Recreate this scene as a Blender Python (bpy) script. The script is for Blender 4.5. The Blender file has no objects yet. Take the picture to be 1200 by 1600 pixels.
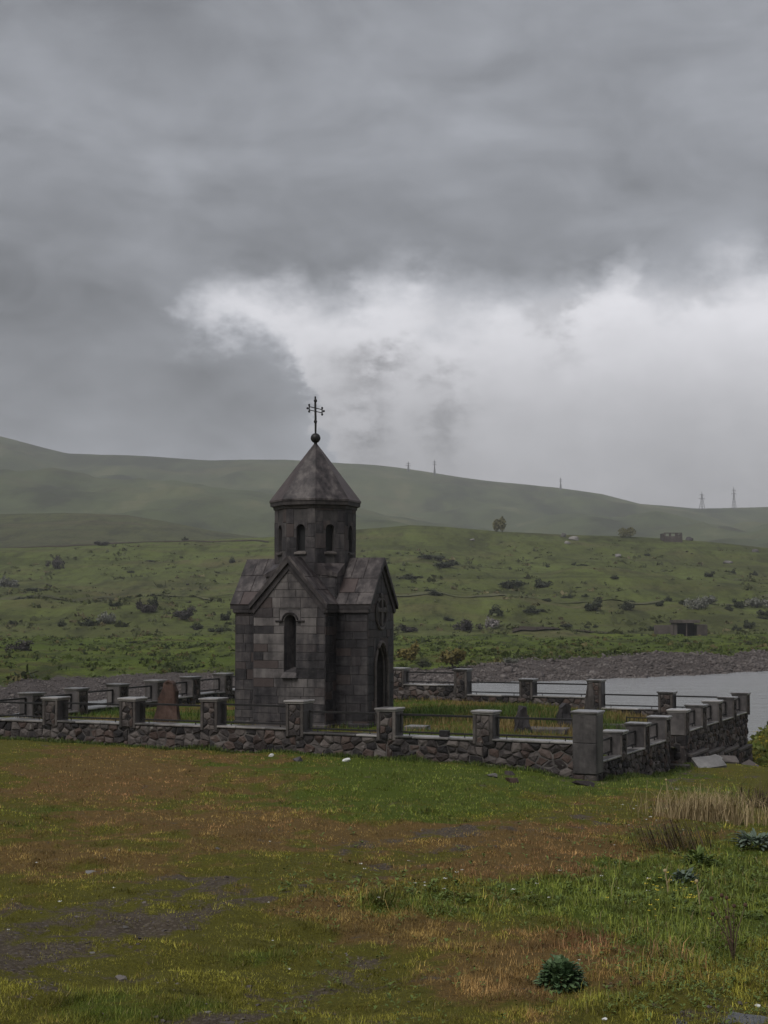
import bpy, bmesh, math, random
import numpy as np
from mathutils import Vector, Matrix
random.seed(7); rng = np.random.default_rng(7)
scn = bpy.context.scene; COL = scn.collection
R = math.radians

# ------------------------------------------------------------------ camera
EYE = 6.5                      # eye height above the lake
FPX = 2332.0                   # focal length in pixels of the 1200x1600 photograph
PITCH = math.atan(155 / FPX)
cd = bpy.data.cameras.new('camera'); cam = bpy.data.objects.new('camera', cd); COL.objects.link(cam)
cam.location = (0, 0, EYE); cam.rotation_euler = (math.pi/2 + PITCH, 0, 0)
cd.sensor_fit = 'VERTICAL'; cd.sensor_height = 24; cd.lens = FPX/1600*24
cd.clip_start = 0.1; cd.clip_end = 12000
scn.camera = cam
scn.view_settings.view_transform = 'Standard'; scn.view_settings.look = 'None'
scn.view_settings.gamma = 1; scn.view_settings.exposure = .45; scn.view_settings.use_curve_mapping = False
scn.cycles.max_bounces = 4; scn.cycles.volume_bounces = 0; scn.cycles.diffuse_bounces = 2; scn.cycles.glossy_bounces = 2; scn.cycles.transmission_bounces = 1
scn.cycles.use_denoising = True

# ------------------------------------------------------------------ node helpers
class NT:
    def __init__(s, tree): s.t = tree; s.n = tree.nodes; s.l = tree.links
    def put(s, sock, v):
        if v is None: return
        if hasattr(v, 'links') or isinstance(v, bpy.types.NodeSocket): s.l.new(v, sock)
        else:
            if sock.type == 'RGBA' and len(v) == 3: v = (*v, 1)
            sock.default_value = v
    def m(s, op, a, b=None, c=None, clamp=False):
        n = s.n.new('ShaderNodeMath'); n.operation = op; n.use_clamp = clamp
        for i, v in enumerate((a, b, c)):
            if v is not None: s.put(n.inputs[i], v)
        return n.outputs[0]
    def ss(s, x, a, b, lo=0., hi=1.):
        n = s.n.new('ShaderNodeMapRange'); n.interpolation_type = 'SMOOTHSTEP'
        s.put(n.inputs[0], x); n.inputs[1].default_value = a; n.inputs[2].default_value = b
        n.inputs[3].default_value = lo; n.inputs[4].default_value = hi
        return n.outputs[0]
    def lin(s, x, a, b, lo=0., hi=1.):
        n = s.n.new('ShaderNodeMapRange'); s.put(n.inputs[0], x); n.clamp = True
        for i, v in enumerate((a, b, lo, hi)): n.inputs[i+1].default_value = v
        return n.outputs[0]
    def mix(s, f, a, b, mode='MIX'):
        n = s.n.new('ShaderNodeMix'); n.data_type = 'RGBA'; n.blend_type = mode
        s.put(n.inputs[0], f); s.put(n.inputs[6], a); s.put(n.inputs[7], b)
        return n.outputs[2]
    def noise(s, vec, scale, detail=4, rough=.5, dist=0., color=False):
        n = s.n.new('ShaderNodeTexNoise'); s.put(n.inputs['Vector'], vec)
        n.inputs['Scale'].default_value = scale; n.inputs['Detail'].default_value = detail
        n.inputs['Roughness'].default_value = rough; n.inputs['Distortion'].default_value = dist
        return n.outputs[1 if color else 0]
    def vmul(s, v, k):
        n = s.n.new('ShaderNodeVectorMath'); n.operation = 'MULTIPLY'; s.put(n.inputs[0], v); n.inputs[1].default_value = k
        return n.outputs[0]
    def curve(s, x, pts, lo, hi):
        """piecewise function of x over [lo,hi] with values in 0..1"""
        n = s.n.new('ShaderNodeFloatCurve'); c = n.mapping.curves[0]
        P = [((x0-lo)/(hi-lo), y0) for x0, y0 in pts]
        c.points[0].location = P[0]; c.points[1].location = P[-1]
        for p in P[1:-1]: c.points.new(*p)
        n.mapping.update()
        s.put(n.inputs['Value'], s.lin(x, lo, hi)); n.inputs['Factor'].default_value = 1
        return n.outputs[0]

# ------------------------------------------------------------------ sky (overcast, with a bright break above the hills)
SUN_EL, SUN_AZ = R(48), R(215)          # soft light from behind the camera, a little to the left
world = bpy.data.worlds.new('World'); scn.world = world; world.use_nodes = True
w = NT(world.node_tree); w.n.clear()
wo = w.n.new('ShaderNodeOutputWorld'); bg = w.n.new('ShaderNodeBackground'); w.l.new(bg.outputs[0], wo.inputs[0])
sky = w.n.new('ShaderNodeTexSky'); sky.sky_type = 'NISHITA'; sky.sun_disc = False
sky.sun_elevation = SUN_EL; sky.sun_rotation = SUN_AZ; sky.air_density = 1.2; sky.dust_density = 3
tc = w.n.new('ShaderNodeTexCoord'); D = tc.outputs['Generated']
sx = w.n.new('ShaderNodeSeparateXYZ'); w.l.new(D, sx.inputs[0])
az = w.m('ARCTAN2', sx.outputs[0], sx.outputs[1]); el = w.m('ARCSINE', sx.outputs[2])
U0 = w.m('MULTIPLY_ADD', az, FPX/1000, .6); V0 = w.m('MULTIPLY_ADD', el, -FPX/1000, .955)
nA = w.noise(D, 9, 5, .58, color=True); sA = w.n.new('ShaderNodeSeparateColor'); w.l.new(nA, sA.inputs[0])
nB = w.noise(w.vmul(D, (1, 1, 1.7)), 24, 6, .64, color=True); sB = w.n.new('ShaderNodeSeparateColor'); w.l.new(nB, sB.inputs[0])
def warp(base, a, b, ka, kb):
    t = w.m('MULTIPLY_ADD', w.m('SUBTRACT', a, .5), ka, base)
    return w.m('MULTIPLY_ADD', w.m('SUBTRACT', b, .5), kb, t)
U = warp(U0, sA.outputs[0], sB.outputs[0], .20, .19); V = warp(V0, sA.outputs[1], sB.outputs[1], .15, .11)
# upper edge of the break, as a function of azimuth
T = w.curve(U, [(-1, .80), (-.4, .72), (.0, .60), (.25, .535), (.31, .485), (.40, .452), (.50, .472), (.60, .438), (.72, .475), (.82, .468), (.90, .465), (.96, .435), (1.03, .465), (1.10, .452), (1.16, .435), (1.25, .465), (1.6, .48), (2.2, .62), (3, .8)], -1, 3)
# upper edge of the cloud bank that closes the break on the left
Lb = w.curve(U, [(-1, .40), (.2, .44), (.31, .50), (.40, .535), (.455, .562), (.487, .60), (.512, .70), (.545, .86), (.7, .98), (3, .98)], -1, 3)
brk = w.m('MULTIPLY', w.ss(w.m('SUBTRACT', V, T), -.060, .065), w.ss(w.m('SUBTRACT', Lb, V), -.030, .045))
soft = w.m('MULTIPLY', w.ss(w.m('SUBTRACT', V, T), -.10, .16), w.ss(w.m('SUBTRACT', Lb, V), -.08, .12))
# high stratus: slow tone and slanting streaks
mp = w.n.new('ShaderNodeMapping'); w.l.new(D, mp.inputs[0]); mp.inputs['Rotation'].default_value = (0, R(-18), 0); mp.inputs['Scale'].default_value = (3.0, 3.0, 11)
st = w.noise(mp.outputs[0], 1.6, 5, .52, .4)
blob = w.noise(D, 5.5, 4, .5, .3)
tone = w.curve(V0, [(-2.6, .30), (-.6, .28), (0, .25), (.1, .275), (.22, .285), (.34, .255), (.43, .25), (.52, .265), (.62, .285), (.70, .36), (.80, .40), (1.0, .40), (1.4, .40)], -2.6, 1.4)
mid = w.noise(w.vmul(D, (1, 1, 1.9)), 11, 5, .56, .5)
cl = w.m('MULTIPLY_ADD', w.m('SUBTRACT', st, .5), .26, tone)
cl = w.m('MULTIPLY_ADD', w.m('SUBTRACT', mid, .5), .28, cl)
cl = w.m('MULTIPLY_ADD', w.lin(U0, -.4, 1.6, -.5, .5), .07, cl)
cl = w.m('MULTIPLY_ADD', w.m('SUBTRACT', blob, .5), .20, cl)
cl = w.m('MULTIPLY_ADD', w.m('SUBTRACT', sB.outputs[2], .5), .035, cl)
cl = w.m('MULTIPLY_ADD', soft, .16, cl)
gap = w.curve(V0, [(-2.6, .5), (.40, .88), (.47, .90), (.53, .84), (.60, .70), (.68, .54), (.76, .46), (.9, .42), (1.4, .42)], -2.6, 1.4)
gap = w.m('MULTIPLY_ADD', w.m('SUBTRACT', sB.outputs[0], .5), .16, gap)
gap = w.m('MULTIPLY_ADD', w.m('SUBTRACT', sA.outputs[2], .5), .30, gap)
# torn scraps of cloud hanging in the break
wis = None
for cx, cy, rx, ry, ang, k in ((.605, .550, .075, .030, -.42, .40), (.715, .577, .05, .02, .1, .26), (.705, .655, .035, .07, .2, .26), (.905, .53, .025, .06, .1, .30), (1.10, .47, .06, .02, 0, .25), (.56, .655, .05, .07, .3, .28)):
    dx = w.m('SUBTRACT', U, cx); dy = w.m('SUBTRACT', V, cy); c, s_ = math.cos(ang), math.sin(ang)
    a = w.m('DIVIDE', w.m('ADD', w.m('MULTIPLY', dx, c), w.m('MULTIPLY', dy, s_)), rx)
    b = w.m('DIVIDE', w.m('SUBTRACT', w.m('MULTIPLY', dy, c), w.m('MULTIPLY', dx, s_)), ry)
    g = w.m('POWER', 2.718, w.m('MULTIPLY', w.m('ADD', w.m('MULTIPLY', a, a), w.m('MULTIPLY', b, b)), -1.))
    g = w.m('MULTIPLY', g, k); wis = g if wis is None else w.m('ADD', wis, g)
wis = w.m('MULTIPLY', wis, w.ss(sB.outputs[1], .36, .60))
gap = w.m('MULTIPLY', gap, w.ss(w.m('SUBTRACT', V, T), -.02, .08, .80, 1.0)); gap = w.m('SUBTRACT', gap, wis)
val = w.m('ADD', w.m('MULTIPLY', cl, w.m('SUBTRACT', 1, brk)), w.m('MULTIPLY', gap, brk))
tint = w.mix(brk, (.945, .983, 1.080), (.990, .985, 1.035))
cloudcol = w.mix(1, tint, w.m('MULTIPLY', val, .83), 'MULTIPLY')
skyscaled = w.mix(1, sky.outputs[0], (.09, .09, .09), 'MULTIPLY')
w.put(bg.inputs[0], w.mix(.97, skyscaled, cloudcol)); bg.inputs[1].default_value = 1.0

sl = bpy.data.lights.new('sun', 'SUN'); sl.energy = 1.5; sl.angle = R(35); sl.color = (1, .97, .93)
so = bpy.data.objects.new('sun', sl); COL.objects.link(so)
sd = Vector((math.sin(SUN_AZ)*math.cos(SUN_EL), math.cos(SUN_AZ)*math.cos(SUN_EL), math.sin(SUN_EL)))
so.rotation_euler = sd.to_track_quat('Z', 'Y').to_euler(); so.location = sd*100

# ------------------------------------------------------------------ projection helpers
FW = np.array((0, math.cos(PITCH), math.sin(PITCH))); UP = np.array((0, -math.sin(PITCH), math.cos(PITCH)))
def at(px, py, Y):
    """point on the line of sight of photo pixel (px,py) at ground distance Y"""
    d0 = (px-600)/FPX; b = (800-py)/FPX
    dy = FW[1]+UP[1]*b; dz = FW[2]+UP[2]*b; t = Y/dy
    return (d0*t, Y+0*t, EYE+dz*t)
def proj(x, y, z):
    z = z-EYE; dpt = y*FW[1]+z*FW[2]
    return 600+FPX*x/dpt, 800-FPX*(y*UP[1]+z*UP[2])/dpt

def _h(ix, iy, s):
    n = (ix.astype(np.int64)*374761393+iy.astype(np.int64)*668265263+s*974634777) & 0xffffffff
    n = ((n ^ (n >> 13))*1274126177) & 0xffffffff
    return ((n ^ (n >> 16)) & 0xffff)/65535.
def vnoise(x, y, s=0):
    x = np.asarray(x, float); y = np.asarray(y, float)
    ix = np.floor(x); iy = np.floor(y); fx = x-ix; fy = y-iy
    fx = fx*fx*(3-2*fx); fy = fy*fy*(3-2*fy)
    return (_h(ix, iy, s)*(1-fx)+_h(ix+1, iy, s)*fx)*(1-fy)+(_h(ix, iy+1, s)*(1-fx)+_h(ix+1, iy+1, s)*fx)*fy
def fbm(x, y, oct=4, s=0):
    x = np.asarray(x, float); y = np.asarray(y, float)
    a = .5; t = 0; n = 0
    for i in range(oct):
        t = t+a*vnoise(x*2**i+i*17.3, y*2**i-i*9.1, s+i); n += a; a *= .5
    return t/n

# ------------------------------------------------------------------ object helpers
def tag(o, label=None, cat=None, group=None, kind=None):
    for k, v in (('label', label), ('category', cat), ('group', group), ('kind', kind)):
        if v: o[k] = v
    return o
def link(name, me, mat=None, parent=None, loc=None, rz=None):
    if mat is not None and not me.materials: me.materials.append(mat)
    o = bpy.data.objects.new(name, me); COL.objects.link(o)
    if parent is not None: o.parent = parent
    if loc is not None: o.location = loc
    if rz is not None: o.rotation_euler = (0, 0, rz)
    return o
def mesh(name, v, f, smooth=False):
    me = bpy.data.meshes.new(name); me.from_pydata([tuple(p) for p in v], [], f); me.update()
    if smooth: me.polygons.foreach_set('use_smooth', [True]*len(me.polygons))
    return me
def thing(name, loc, rz=0, label=None, cat=None, group=None):
    o = bpy.data.objects.new(name, None); COL.objects.link(o); o.location = loc; o.rotation_euler = (0, 0, rz)
    o.empty_display_size = .2
    return tag(o, label, cat, group)
class MB:
    def __init__(s): s.v = []; s.f = []
    def add(s, v, f):
        k = len(s.v); s.v += [tuple(p) for p in v]; s.f += [tuple(i+k for i in q) for q in f]
    def box(s, x0, x1, y0, y1, z0, z1):
        s.add([(x0,y0,z0),(x1,y0,z0),(x1,y1,z0),(x0,y1,z0),(x0,y0,z1),(x1,y0,z1),(x1,y1,z1),(x0,y1,z1)],
              [(0,3,2,1),(4,5,6,7),(0,1,5,4),(1,2,6,5),(2,3,7,6),(3,0,4,7)])
    def cbox(s, x0, x1, y0, y1, z0, z1, b=.012):
        """box with chamfered edges"""
        v = []; idx = {}
        for i, X in ((0, x0), (1, x1)):
            for j, Y in ((0, y0), (1, y1)):
                for k, Z in ((0, z0), (1, z1)):
                    dx = b*(1-2*i); dy = b*(1-2*j); dz = b*(1-2*k)
                    for a, p in (('x', (X, Y+dy, Z+dz)), ('y', (X+dx, Y, Z+dz)), ('z', (X+dx, Y+dy, Z))):
                        idx[i, j, k, a] = len(v); v.append(p)
        f = []
        q = [(0,0),(1,0),(1,1),(0,1)]
        for i in (0, 1):
            f.append([idx[i, a, b_, 'x'] for a, b_ in (q if i else q[::-1])])
            f.append([idx[a, i, b_, 'y'] for a, b_ in (q[::-1] if i else q)])
            f.append([idx[a, b_, i, 'z'] for a, b_ in (q if i else q[::-1])])
        for i in (0, 1):
            for j in (0, 1):
                e = [idx[i,j,0,'x'], idx[i,j,1,'x'], idx[i,j,1,'y'], idx[i,j,0,'y']]; f.append(e if i != j else e[::-1])
                e = [idx[i,0,j,'x'], idx[i,1,j,'x'], idx[i,1,j,'z'], idx[i,0,j,'z']]; f.append(e[::-1] if i != j else e)
                e = [idx[0,i,j,'y'], idx[1,i,j,'y'], idx[1,i,j,'z'], idx[0,i,j,'z']]; f.append(e if i != j else e[::-1])
        for i in (0, 1):
            for j in (0, 1):
                for k in (0, 1):
                    e = [idx[i,j,k,'x'], idx[i,j,k,'y'], idx[i,j,k,'z']]; f.append(e if (i+j+k) % 2 else e[::-1])
        s.add(v, f)
    def tube(s, pts, rad, n=6):
        pts = [Vector(p) for p in pts]
        if not hasattr(rad, '__len__'): rad = [rad]*len(pts)
        rings = []
        for i, p in enumerate(pts):
            d = (pts[min(i+1, len(pts)-1)]-pts[max(i-1, 0)]).normalized()
            a = d.orthogonal().normalized(); b = d.cross(a)
            rings.append([p+(a*math.cos(2*math.pi*k/n)+b*math.sin(2*math.pi*k/n))*rad[i] for k in range(n)])
        v = [q for r in rings for q in r]; f = []
        for i in range(len(pts)-1):
            for k in range(n):
                f.append((i*n+k, i*n+(k+1) % n, (i+1)*n+(k+1) % n, (i+1)*n+k))
        f.append(tuple(range(n-1, -1, -1))); f.append(tuple((len(pts)-1)*n+k for k in range(n)))
        s.add(v, f)
    def ball(s, c, r, nu=12, nv=8, sc=(1, 1, 1)):
        v = [(c[0], c[1], c[2]-r*sc[2])]
        for j in range(1, nv):
            t = -math.pi/2+math.pi*j/nv
            for i in range(nu):
                a = 2*math.pi*i/nu
                v.append((c[0]+r*sc[0]*math.cos(t)*math.cos(a), c[1]+r*sc[1]*math.cos(t)*math.sin(a), c[2]+r*sc[2]*math.sin(t)))
        v.append((c[0], c[1], c[2]+r*sc[2])); f = []
        for i in range(nu):
            f.append((0, 1+(i+1) % nu, 1+i)); f.append((len(v)-1, 1+(nv-2)*nu+i, 1+(nv-2)*nu+(i+1) % nu))
            for j in range(nv-2): f.append((1+j*nu+i, 1+j*nu+(i+1) % nu, 1+(j+1)*nu+(i+1) % nu, 1+(j+1)*nu+i))
        s.add(v, f)
    def piece(s, poly, O, A, B, N, d, bev, back=.03, jit=0.):
        """a stone: convex outline in the plane (O;A,B), raised by d along N with worn edges"""
        O, A, B, N = map(np.array, (O, A, B, N)); P = np.array(poly, float); c = P.mean(0); n = len(P)
        if (np.cross(P-c, np.roll(P, -1, 0)-c)).sum() < 0: P = P[::-1]
        if np.dot(np.cross(A, B), N) < 0: P = P[::-1]
        rad = np.linalg.norm(P-c, axis=1, keepdims=True)
        Q = c+(P-c)*np.clip(1-bev*1.35/rad, .35, 1)
        to3 = lambda p, h: O+A*p[0]+B*p[1]+N*h
        v = [to3(p, -back) for p in P]+[to3(p, d-bev+random.uniform(-jit, jit)*.6) for p in P]+[to3(p, d+random.uniform(-jit, jit)) for p in Q]
        f = []
        for i in range(n):
            j = (i+1) % n; f.append((i, j, n+j, n+i)); f.append((n+i, n+j, 2*n+j, 2*n+i))
        if jit > 0:
            v.append(to3(Q.mean(0), d+jit*random.uniform(0, 1.6))); f += [(2*n+i, 2*n+(i+1) % n, 3*n) for i in range(n)]
        else: f.append(tuple(2*n+i for i in range(n)))
        s.add(v, f)
    def build(s, name, mat, parent=None, loc=None, rz=None, smooth=False):
        return link(name, mesh(name, s.v, s.f, smooth), mat, parent, loc, rz)

def clip(poly, nx, ny, d):
    """keep the part of a convex polygon where nx*x+ny*y <= d"""
    out = []
    for i in range(len(poly)):
        p, q = poly[i], poly[(i+1) % len(poly)]
        a = nx*p[0]+ny*p[1]-d; b = nx*q[0]+ny*q[1]-d
        if a <= 0: out.append(p)
        if a*b < 0:
            t = a/(a-b); out.append((p[0]+(q[0]-p[0])*t, p[1]+(q[1]-p[1])*t))
    return out
def voronoi(x0, x1, y0, y1, cw, ch, gap, seed):
    """rubble outlines filling a rectangle"""
    r = random.Random(seed); pts = []
    ny = max(1, round((y1-y0)/ch)); dy = (y1-y0)/ny
    for j in range(ny):
        nx = max(1, round((x1-x0)/cw*r.uniform(.85, 1.15))); dx = (x1-x0)/nx
        for i in range(nx):
            pts.append((x0+(i+.5+(.25 if j % 2 else -.25)+r.uniform(-.36, .36))*dx, y0+(j+.5+r.uniform(-.34, .34))*dy))
    asp = cw/ch; cells = []
    for i, p in enumerate(pts):
        poly = [(x0+gap/2, y0+gap/2), (x1-gap/2, y0+gap/2), (x1-gap/2, y1-gap/2), (x0+gap/2, y1-gap/2)]
        for j, q in enumerate(pts):
            if i == j or abs(q[0]-p[0]) > 3.5*cw or abs(q[1]-p[1]) > 3.5*ch: continue
            nx, ny_ = (q[0]-p[0])/asp**.6, (q[1]-p[1])*asp**.6
            L = math.hypot(nx, ny_); nx /= L; ny_ /= L
            d = nx*(p[0]+q[0])/2+ny_*(p[1]+q[1])/2-gap/2
            poly = clip(poly, nx, ny_, d)
            if len(poly) < 3: break
        if len(poly) >= 3:
            P = np.array(poly); a = abs(np.cross(P, np.roll(P, -1, 0)).sum())/2
            if a > cw*ch*.10: cells.append(poly)
    return cells

# ------------------------------------------------------------------ materials
def mat(name):
    m = bpy.data.materials.new(name); m.use_nodes = True; t = NT(m.node_tree)
    return m, t, t.n['Principled BSDF']
def pos(t):
    g = t.n.new('ShaderNodeNewGeometry'); return g.outputs['Position']
def bump(t, p, h, strength, dist):
    b = t.n.new('ShaderNodeBump'); b.inputs['Strength'].default_value = strength; b.inputs['Distance'].default_value = dist
    t.put(b.inputs['Height'], h); t.l.new(b.outputs[0], p.inputs['Normal'])
def stone_mat(name, dark, mid, light, rough=.8, scale=9., rand=1., streak=.5, bumpd=.012, warm=None, lichen=0., wet=0.):
    m, t, p = mat(name); P = pos(t)
    oi = t.n.new('ShaderNodeObjectInfo'); r = oi.outputs['Random']
    n1 = t.noise(P, scale*.22, 5, .6); n2 = t.noise(P, scale, 6, .65); n3 = t.noise(t.vmul(P, (1, 1, .12)), scale*.8, 4, .6)
    k = t.m('MULTIPLY_ADD', t.m('SUBTRACT', r, .5), .55*rand, .5)
    k = t.m('MULTIPLY_ADD', t.m('SUBTRACT', n1, .5), 1.1, k)
    k = t.m('MULTIPLY_ADD', t.m('SUBTRACT', n2, .5), .7, k)
    k = t.m('MULTIPLY_ADD', t.m('SUBTRACT', n3, .5), streak, k)
    rp = t.n.new('ShaderNodeValToRGB'); t.put(rp.inputs[0], k); e = rp.color_ramp.elements
    e[0].position = .18; e[0].color = (*dark, 1); e[1].position = .86; e[1].color = (*light, 1)
    x = e.new(.5); x.color = (*mid, 1)
    c = rp.outputs[0]
    if warm:
        c = t.mix(t.m('MULTIPLY', t.ss(t.m('FRACT', t.m('MULTIPLY', r, 7.31)), .62, .95), .75), c, warm)
    if lichen:
        c = t.mix(t.m('MULTIPLY', t.ss(t.noise(P, 6, 7, .7), .60, .70), lichen), c, (.30, .29, .26))
    t.put(p.inputs['Base Color'], c)
    ro = t.m('MULTIPLY_ADD', t.m('SUBTRACT', n2, .5), .35, rough, clamp=True); t.put(p.inputs['Roughness'], ro)
    p.inputs['Specular IOR Level'].default_value = .35
    if wet: p.inputs['Coat Weight'].default_value = wet; p.inputs['Coat Roughness'].default_value = .32
    bump(t, p, t.m('ADD', t.noise(P, scale*2.5, 8, .7), t.m('MULTIPLY', n2, .6)), .8, bumpd)
    return m
M = {}
M['ashlar'] = stone_mat('ashlar', (.012, .0108, .0125), (.044, .0395, .042), (.105, .093, .090), .78, 7, .42, 1.2, .010, warm=(.070, .052, .048), lichen=.12)
M['ashlar_dark'] = stone_mat('ashlar_dark', (.009, .008, .0095), (.028, .025, .0275), (.080, .073, .073), .6, 7, .45, 1.1, .010, warm=(.06, .042, .038))  # darker, smoother ashlar for the right arm and front arm's right side
M['ashlar_pale'] = stone_mat('ashlar_pale', (.040, .036, .037), (.105, .094, .092), (.18, .163, .157), .8, 6, .30, 1.0, .008)
M['core'] = stone_mat('core', (.03, .028, .028), (.06, .055, .055), (.10, .09, .085), .9, 9, .2)
M['mortar'] = stone_mat('mortar', (.035, .031, .030), (.085, .076, .072), (.19, .172, .16), .9, 5, .1, .1)
M['rubble'] = stone_mat('rubble', (.013, .011, .012), (.040, .033, .032), (.125, .106, .098), .75, 8, 1.5, .05, .02, warm=(.085, .055, .045), lichen=.5)
M['slab'] = stone_mat('slab', (.030, .027, .028), (.070, .063, .063), (.135, .122, .118), .5, 8, .5, .7, .006)
M['strip'] = stone_mat('strip', (.032, .028, .026), (.075, .065, .060), (.145, .127, .117), .7, 10, .5, .6, .006)
M['wet_cap'] = stone_mat('wet_cap', (.04, .036, .035), (.145, .135, .130), (.32, .30, .29), .38, 5, 1.1, .1, .003, wet=1.)
M['roof_stone'] = stone_mat('roof_stone', (.017, .0135, .0145), (.052, .043, .043), (.120, .104, .099), .5, 6, .10, 1.7, .008, warm=(.075, .052, .048))
M['cornice'] = stone_mat('cornice', (.011, .0095, .010), (.032, .027, .028), (.070, .061, .059), .65, 9, .5, .6, .006)
M['red_stone'] = stone_mat('red_stone', (.032, .021, .018), (.078, .044, .034), (.14, .092, .076), .85, 8, .3, .4, .02)
M['gravestone'] = stone_mat('gravestone', (.02, .018, .02), (.048, .043, .045), (.10, .09, .09), .7, 8, .4, .5, .015)
M['pale_slab'] = stone_mat('pale_slab', (.08, .077, .074), (.17, .163, .158), (.28, .27, .26), .45, 7, .4, .2, .006, wet=.4)
M['boulder'] = stone_mat('boulder', (.08, .075, .07), (.16, .15, .14), (.28, .26, .24), .85, 2, .8, .1, .05)
M['concrete'] = stone_mat('concrete', (.035, .03, .028), (.075, .062, .055), (.13, .11, .10), .85, 1.2, .4, .8, .03)
M['bank_stone'] = stone_mat('bank_stone', (.042, .034, .032), (.115, .097, .090), (.26, .235, .22), .8, 3, .2, .1, .03)
def flat_mat(name, c, rough=.6, metal=0., vary=.25, scale=20, spec=.4):
    m, t, p = mat(name); P = pos(t); n = t.noise(P, scale, 5, .6)
    t.put(p.inputs['Base Color'], t.mix(n, tuple(x*(1-vary) for x in c), tuple(x*(1+vary) for x in c)))
    p.inputs['Roughness'].default_value = rough; p.inputs['Metallic'].default_value = metal; p.inputs['Specular IOR Level'].default_value = spec
    bump(t, p, n, .3, .003); return m
M['iron'] = flat_mat('iron', (.012, .011, .011), .5, 0, .5, 30)
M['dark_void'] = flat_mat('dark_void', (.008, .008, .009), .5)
M['glass'] = flat_mat('glass', (.01, .011, .012), .12, spec=.5)
M['door_wood'] = flat_mat('door_wood', (.022, .018, .018), .55, 0, .4, 14)
M['litter'] = flat_mat('litter', (.75, .75, .74), .5, 0, .1)
M['steel'] = flat_mat('steel', (.16, .16, .165), .6, .3)
def leaf_mat(name, a, b, rough=.6, sub=True):
    m, t, p = mat(name); g = t.n.new('ShaderNodeNewGeometry')
    oi = t.n.new('ShaderNodeObjectInfo')
    k = t.m('ADD', t.m('MULTIPLY', g.outputs['Random Per Island'], .75), t.m('MULTIPLY', oi.outputs['Random'], .25))
    t.put(p.inputs['Base Color'], t.mix(k, a, b)); p.inputs['Roughness'].default_value = rough; p.inputs['Specular IOR Level'].default_value = .25
    return m
M['scrub'] = leaf_mat('scrub', (.020, .027, .015), (.052, .060, .030))
M['scrub_purple'] = leaf_mat('scrub_purple', (.028, .024, .024), (.062, .054, .048))
M['scrub_pale'] = leaf_mat('scrub_pale', (.10, .105, .085), (.20, .20, .17))
M['blossom'] = leaf_mat('blossom', (.17, .155, .15), (.34, .31, .30))
M['scrub_yellow'] = leaf_mat('scrub_yellow', (.075, .065, .016), (.16, .125, .028))
M['tree_leaf'] = leaf_mat('tree_leaf', (.12, .12, .055), (.22, .205, .10))
M['dock'] = leaf_mat('dock', (.060, .110, .048), (.16, .23, .11), .5)
M['sage'] = leaf_mat('sage', (.085, .115, .085), (.16, .20, .15), .6)
M['weed'] = leaf_mat('weed', (.060, .095, .018), (.14, .185, .045), .55)
M['straw'] = leaf_mat('straw', (.23, .17, .085), (.50, .39, .22), .7)
M['dead_stem'] = leaf_mat('dead_stem', (.06, .042, .028), (.14, .10, .065), .8)
M['rust_heads'] = leaf_mat('rust_heads', (.05, .028, .018), (.11, .065, .04), .8)
M['yellow_petal'] = leaf_mat('yellow_petal', (.42, .33, .03), (.62, .52, .07), .6)
M['white_petal'] = leaf_mat('white_petal', (.45, .45, .40), (.7, .7, .66), .6)
M['bark'] = flat_mat('bark', (.05, .042, .036), .9)
# grass blades carry their own colour
m, t, p = mat('grass_blades'); a = t.n.new('ShaderNodeAttribute'); a.attribute_name = 'tint'
t.put(p.inputs['Base Color'], a.outputs['Color']); p.inputs['Roughness'].default_value = .6; p.inputs['Specular IOR Level'].default_value = .2
M['blades'] = m
# near ground: moss and turf, reddish dry grass, bare gravelly soil, lush grass; 'cover' says which grows where
OLIVE, BROWN, BARE, LUSH = (.110, .103, .019), (.150, .096, .034), (.120, .096, .068), (.080, .108, .015)
m, t, p = mat('turf'); P = pos(t)
a = t.n.new('ShaderNodeAttribute'); a.attribute_name = 'cover'; s3 = t.n.new('ShaderNodeSeparateColor'); t.l.new(a.outputs['Color'], s3.inputs[0])
f1 = t.noise(P, 3.2, 8, .66); f2 = t.noise(P, 22, 6, .65)
def msk(ch, k=.7): return t.ss(t.m('ADD', ch, t.m('MULTIPLY', t.m('SUBTRACT', t.m('ADD', t.m('MULTIPLY', f1, .6), t.m('MULTIPLY', f2, .4)), .5), k*2)), .32, .68)
c = t.mix(f2, tuple(x*.55 for x in OLIVE), tuple(x*1.35 for x in OLIVE))
c = t.mix(msk(s3.outputs[2]), c, t.mix(f2, tuple(x*.5 for x in LUSH), tuple(x*1.4 for x in LUSH)))
c = t.mix(msk(s3.outputs[0]), c, t.mix(f2, tuple(x*.6 for x in BROWN), tuple(x*1.35 for x in BROWN)))
peb = t.n.new('ShaderNodeTexVoronoi'); t.put(peb.inputs['Vector'], P); peb.inputs['Scale'].default_value = 26
soil = t.mix(t.ss(peb.outputs['Distance'], .15, .55), (.17, .145, .12), (.055, .042, .033))
soil = t.mix(t.noise(P, 5, 5), soil, BARE)
bm_ = msk(s3.outputs[1], 1.5)
c = t.mix(bm_, c, soil)
t.put(p.inputs['Base Color'], c); p.inputs['Specular IOR Level'].default_value = .10
t.put(p.inputs['Roughness'], t.lin(bm_, 0, 1, .95, .85))
bump(t, p, t.m('ADD', f2, t.m('MULTIPLY', f1, 1.5)), .9, .05)
M['turf'] = m
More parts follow.
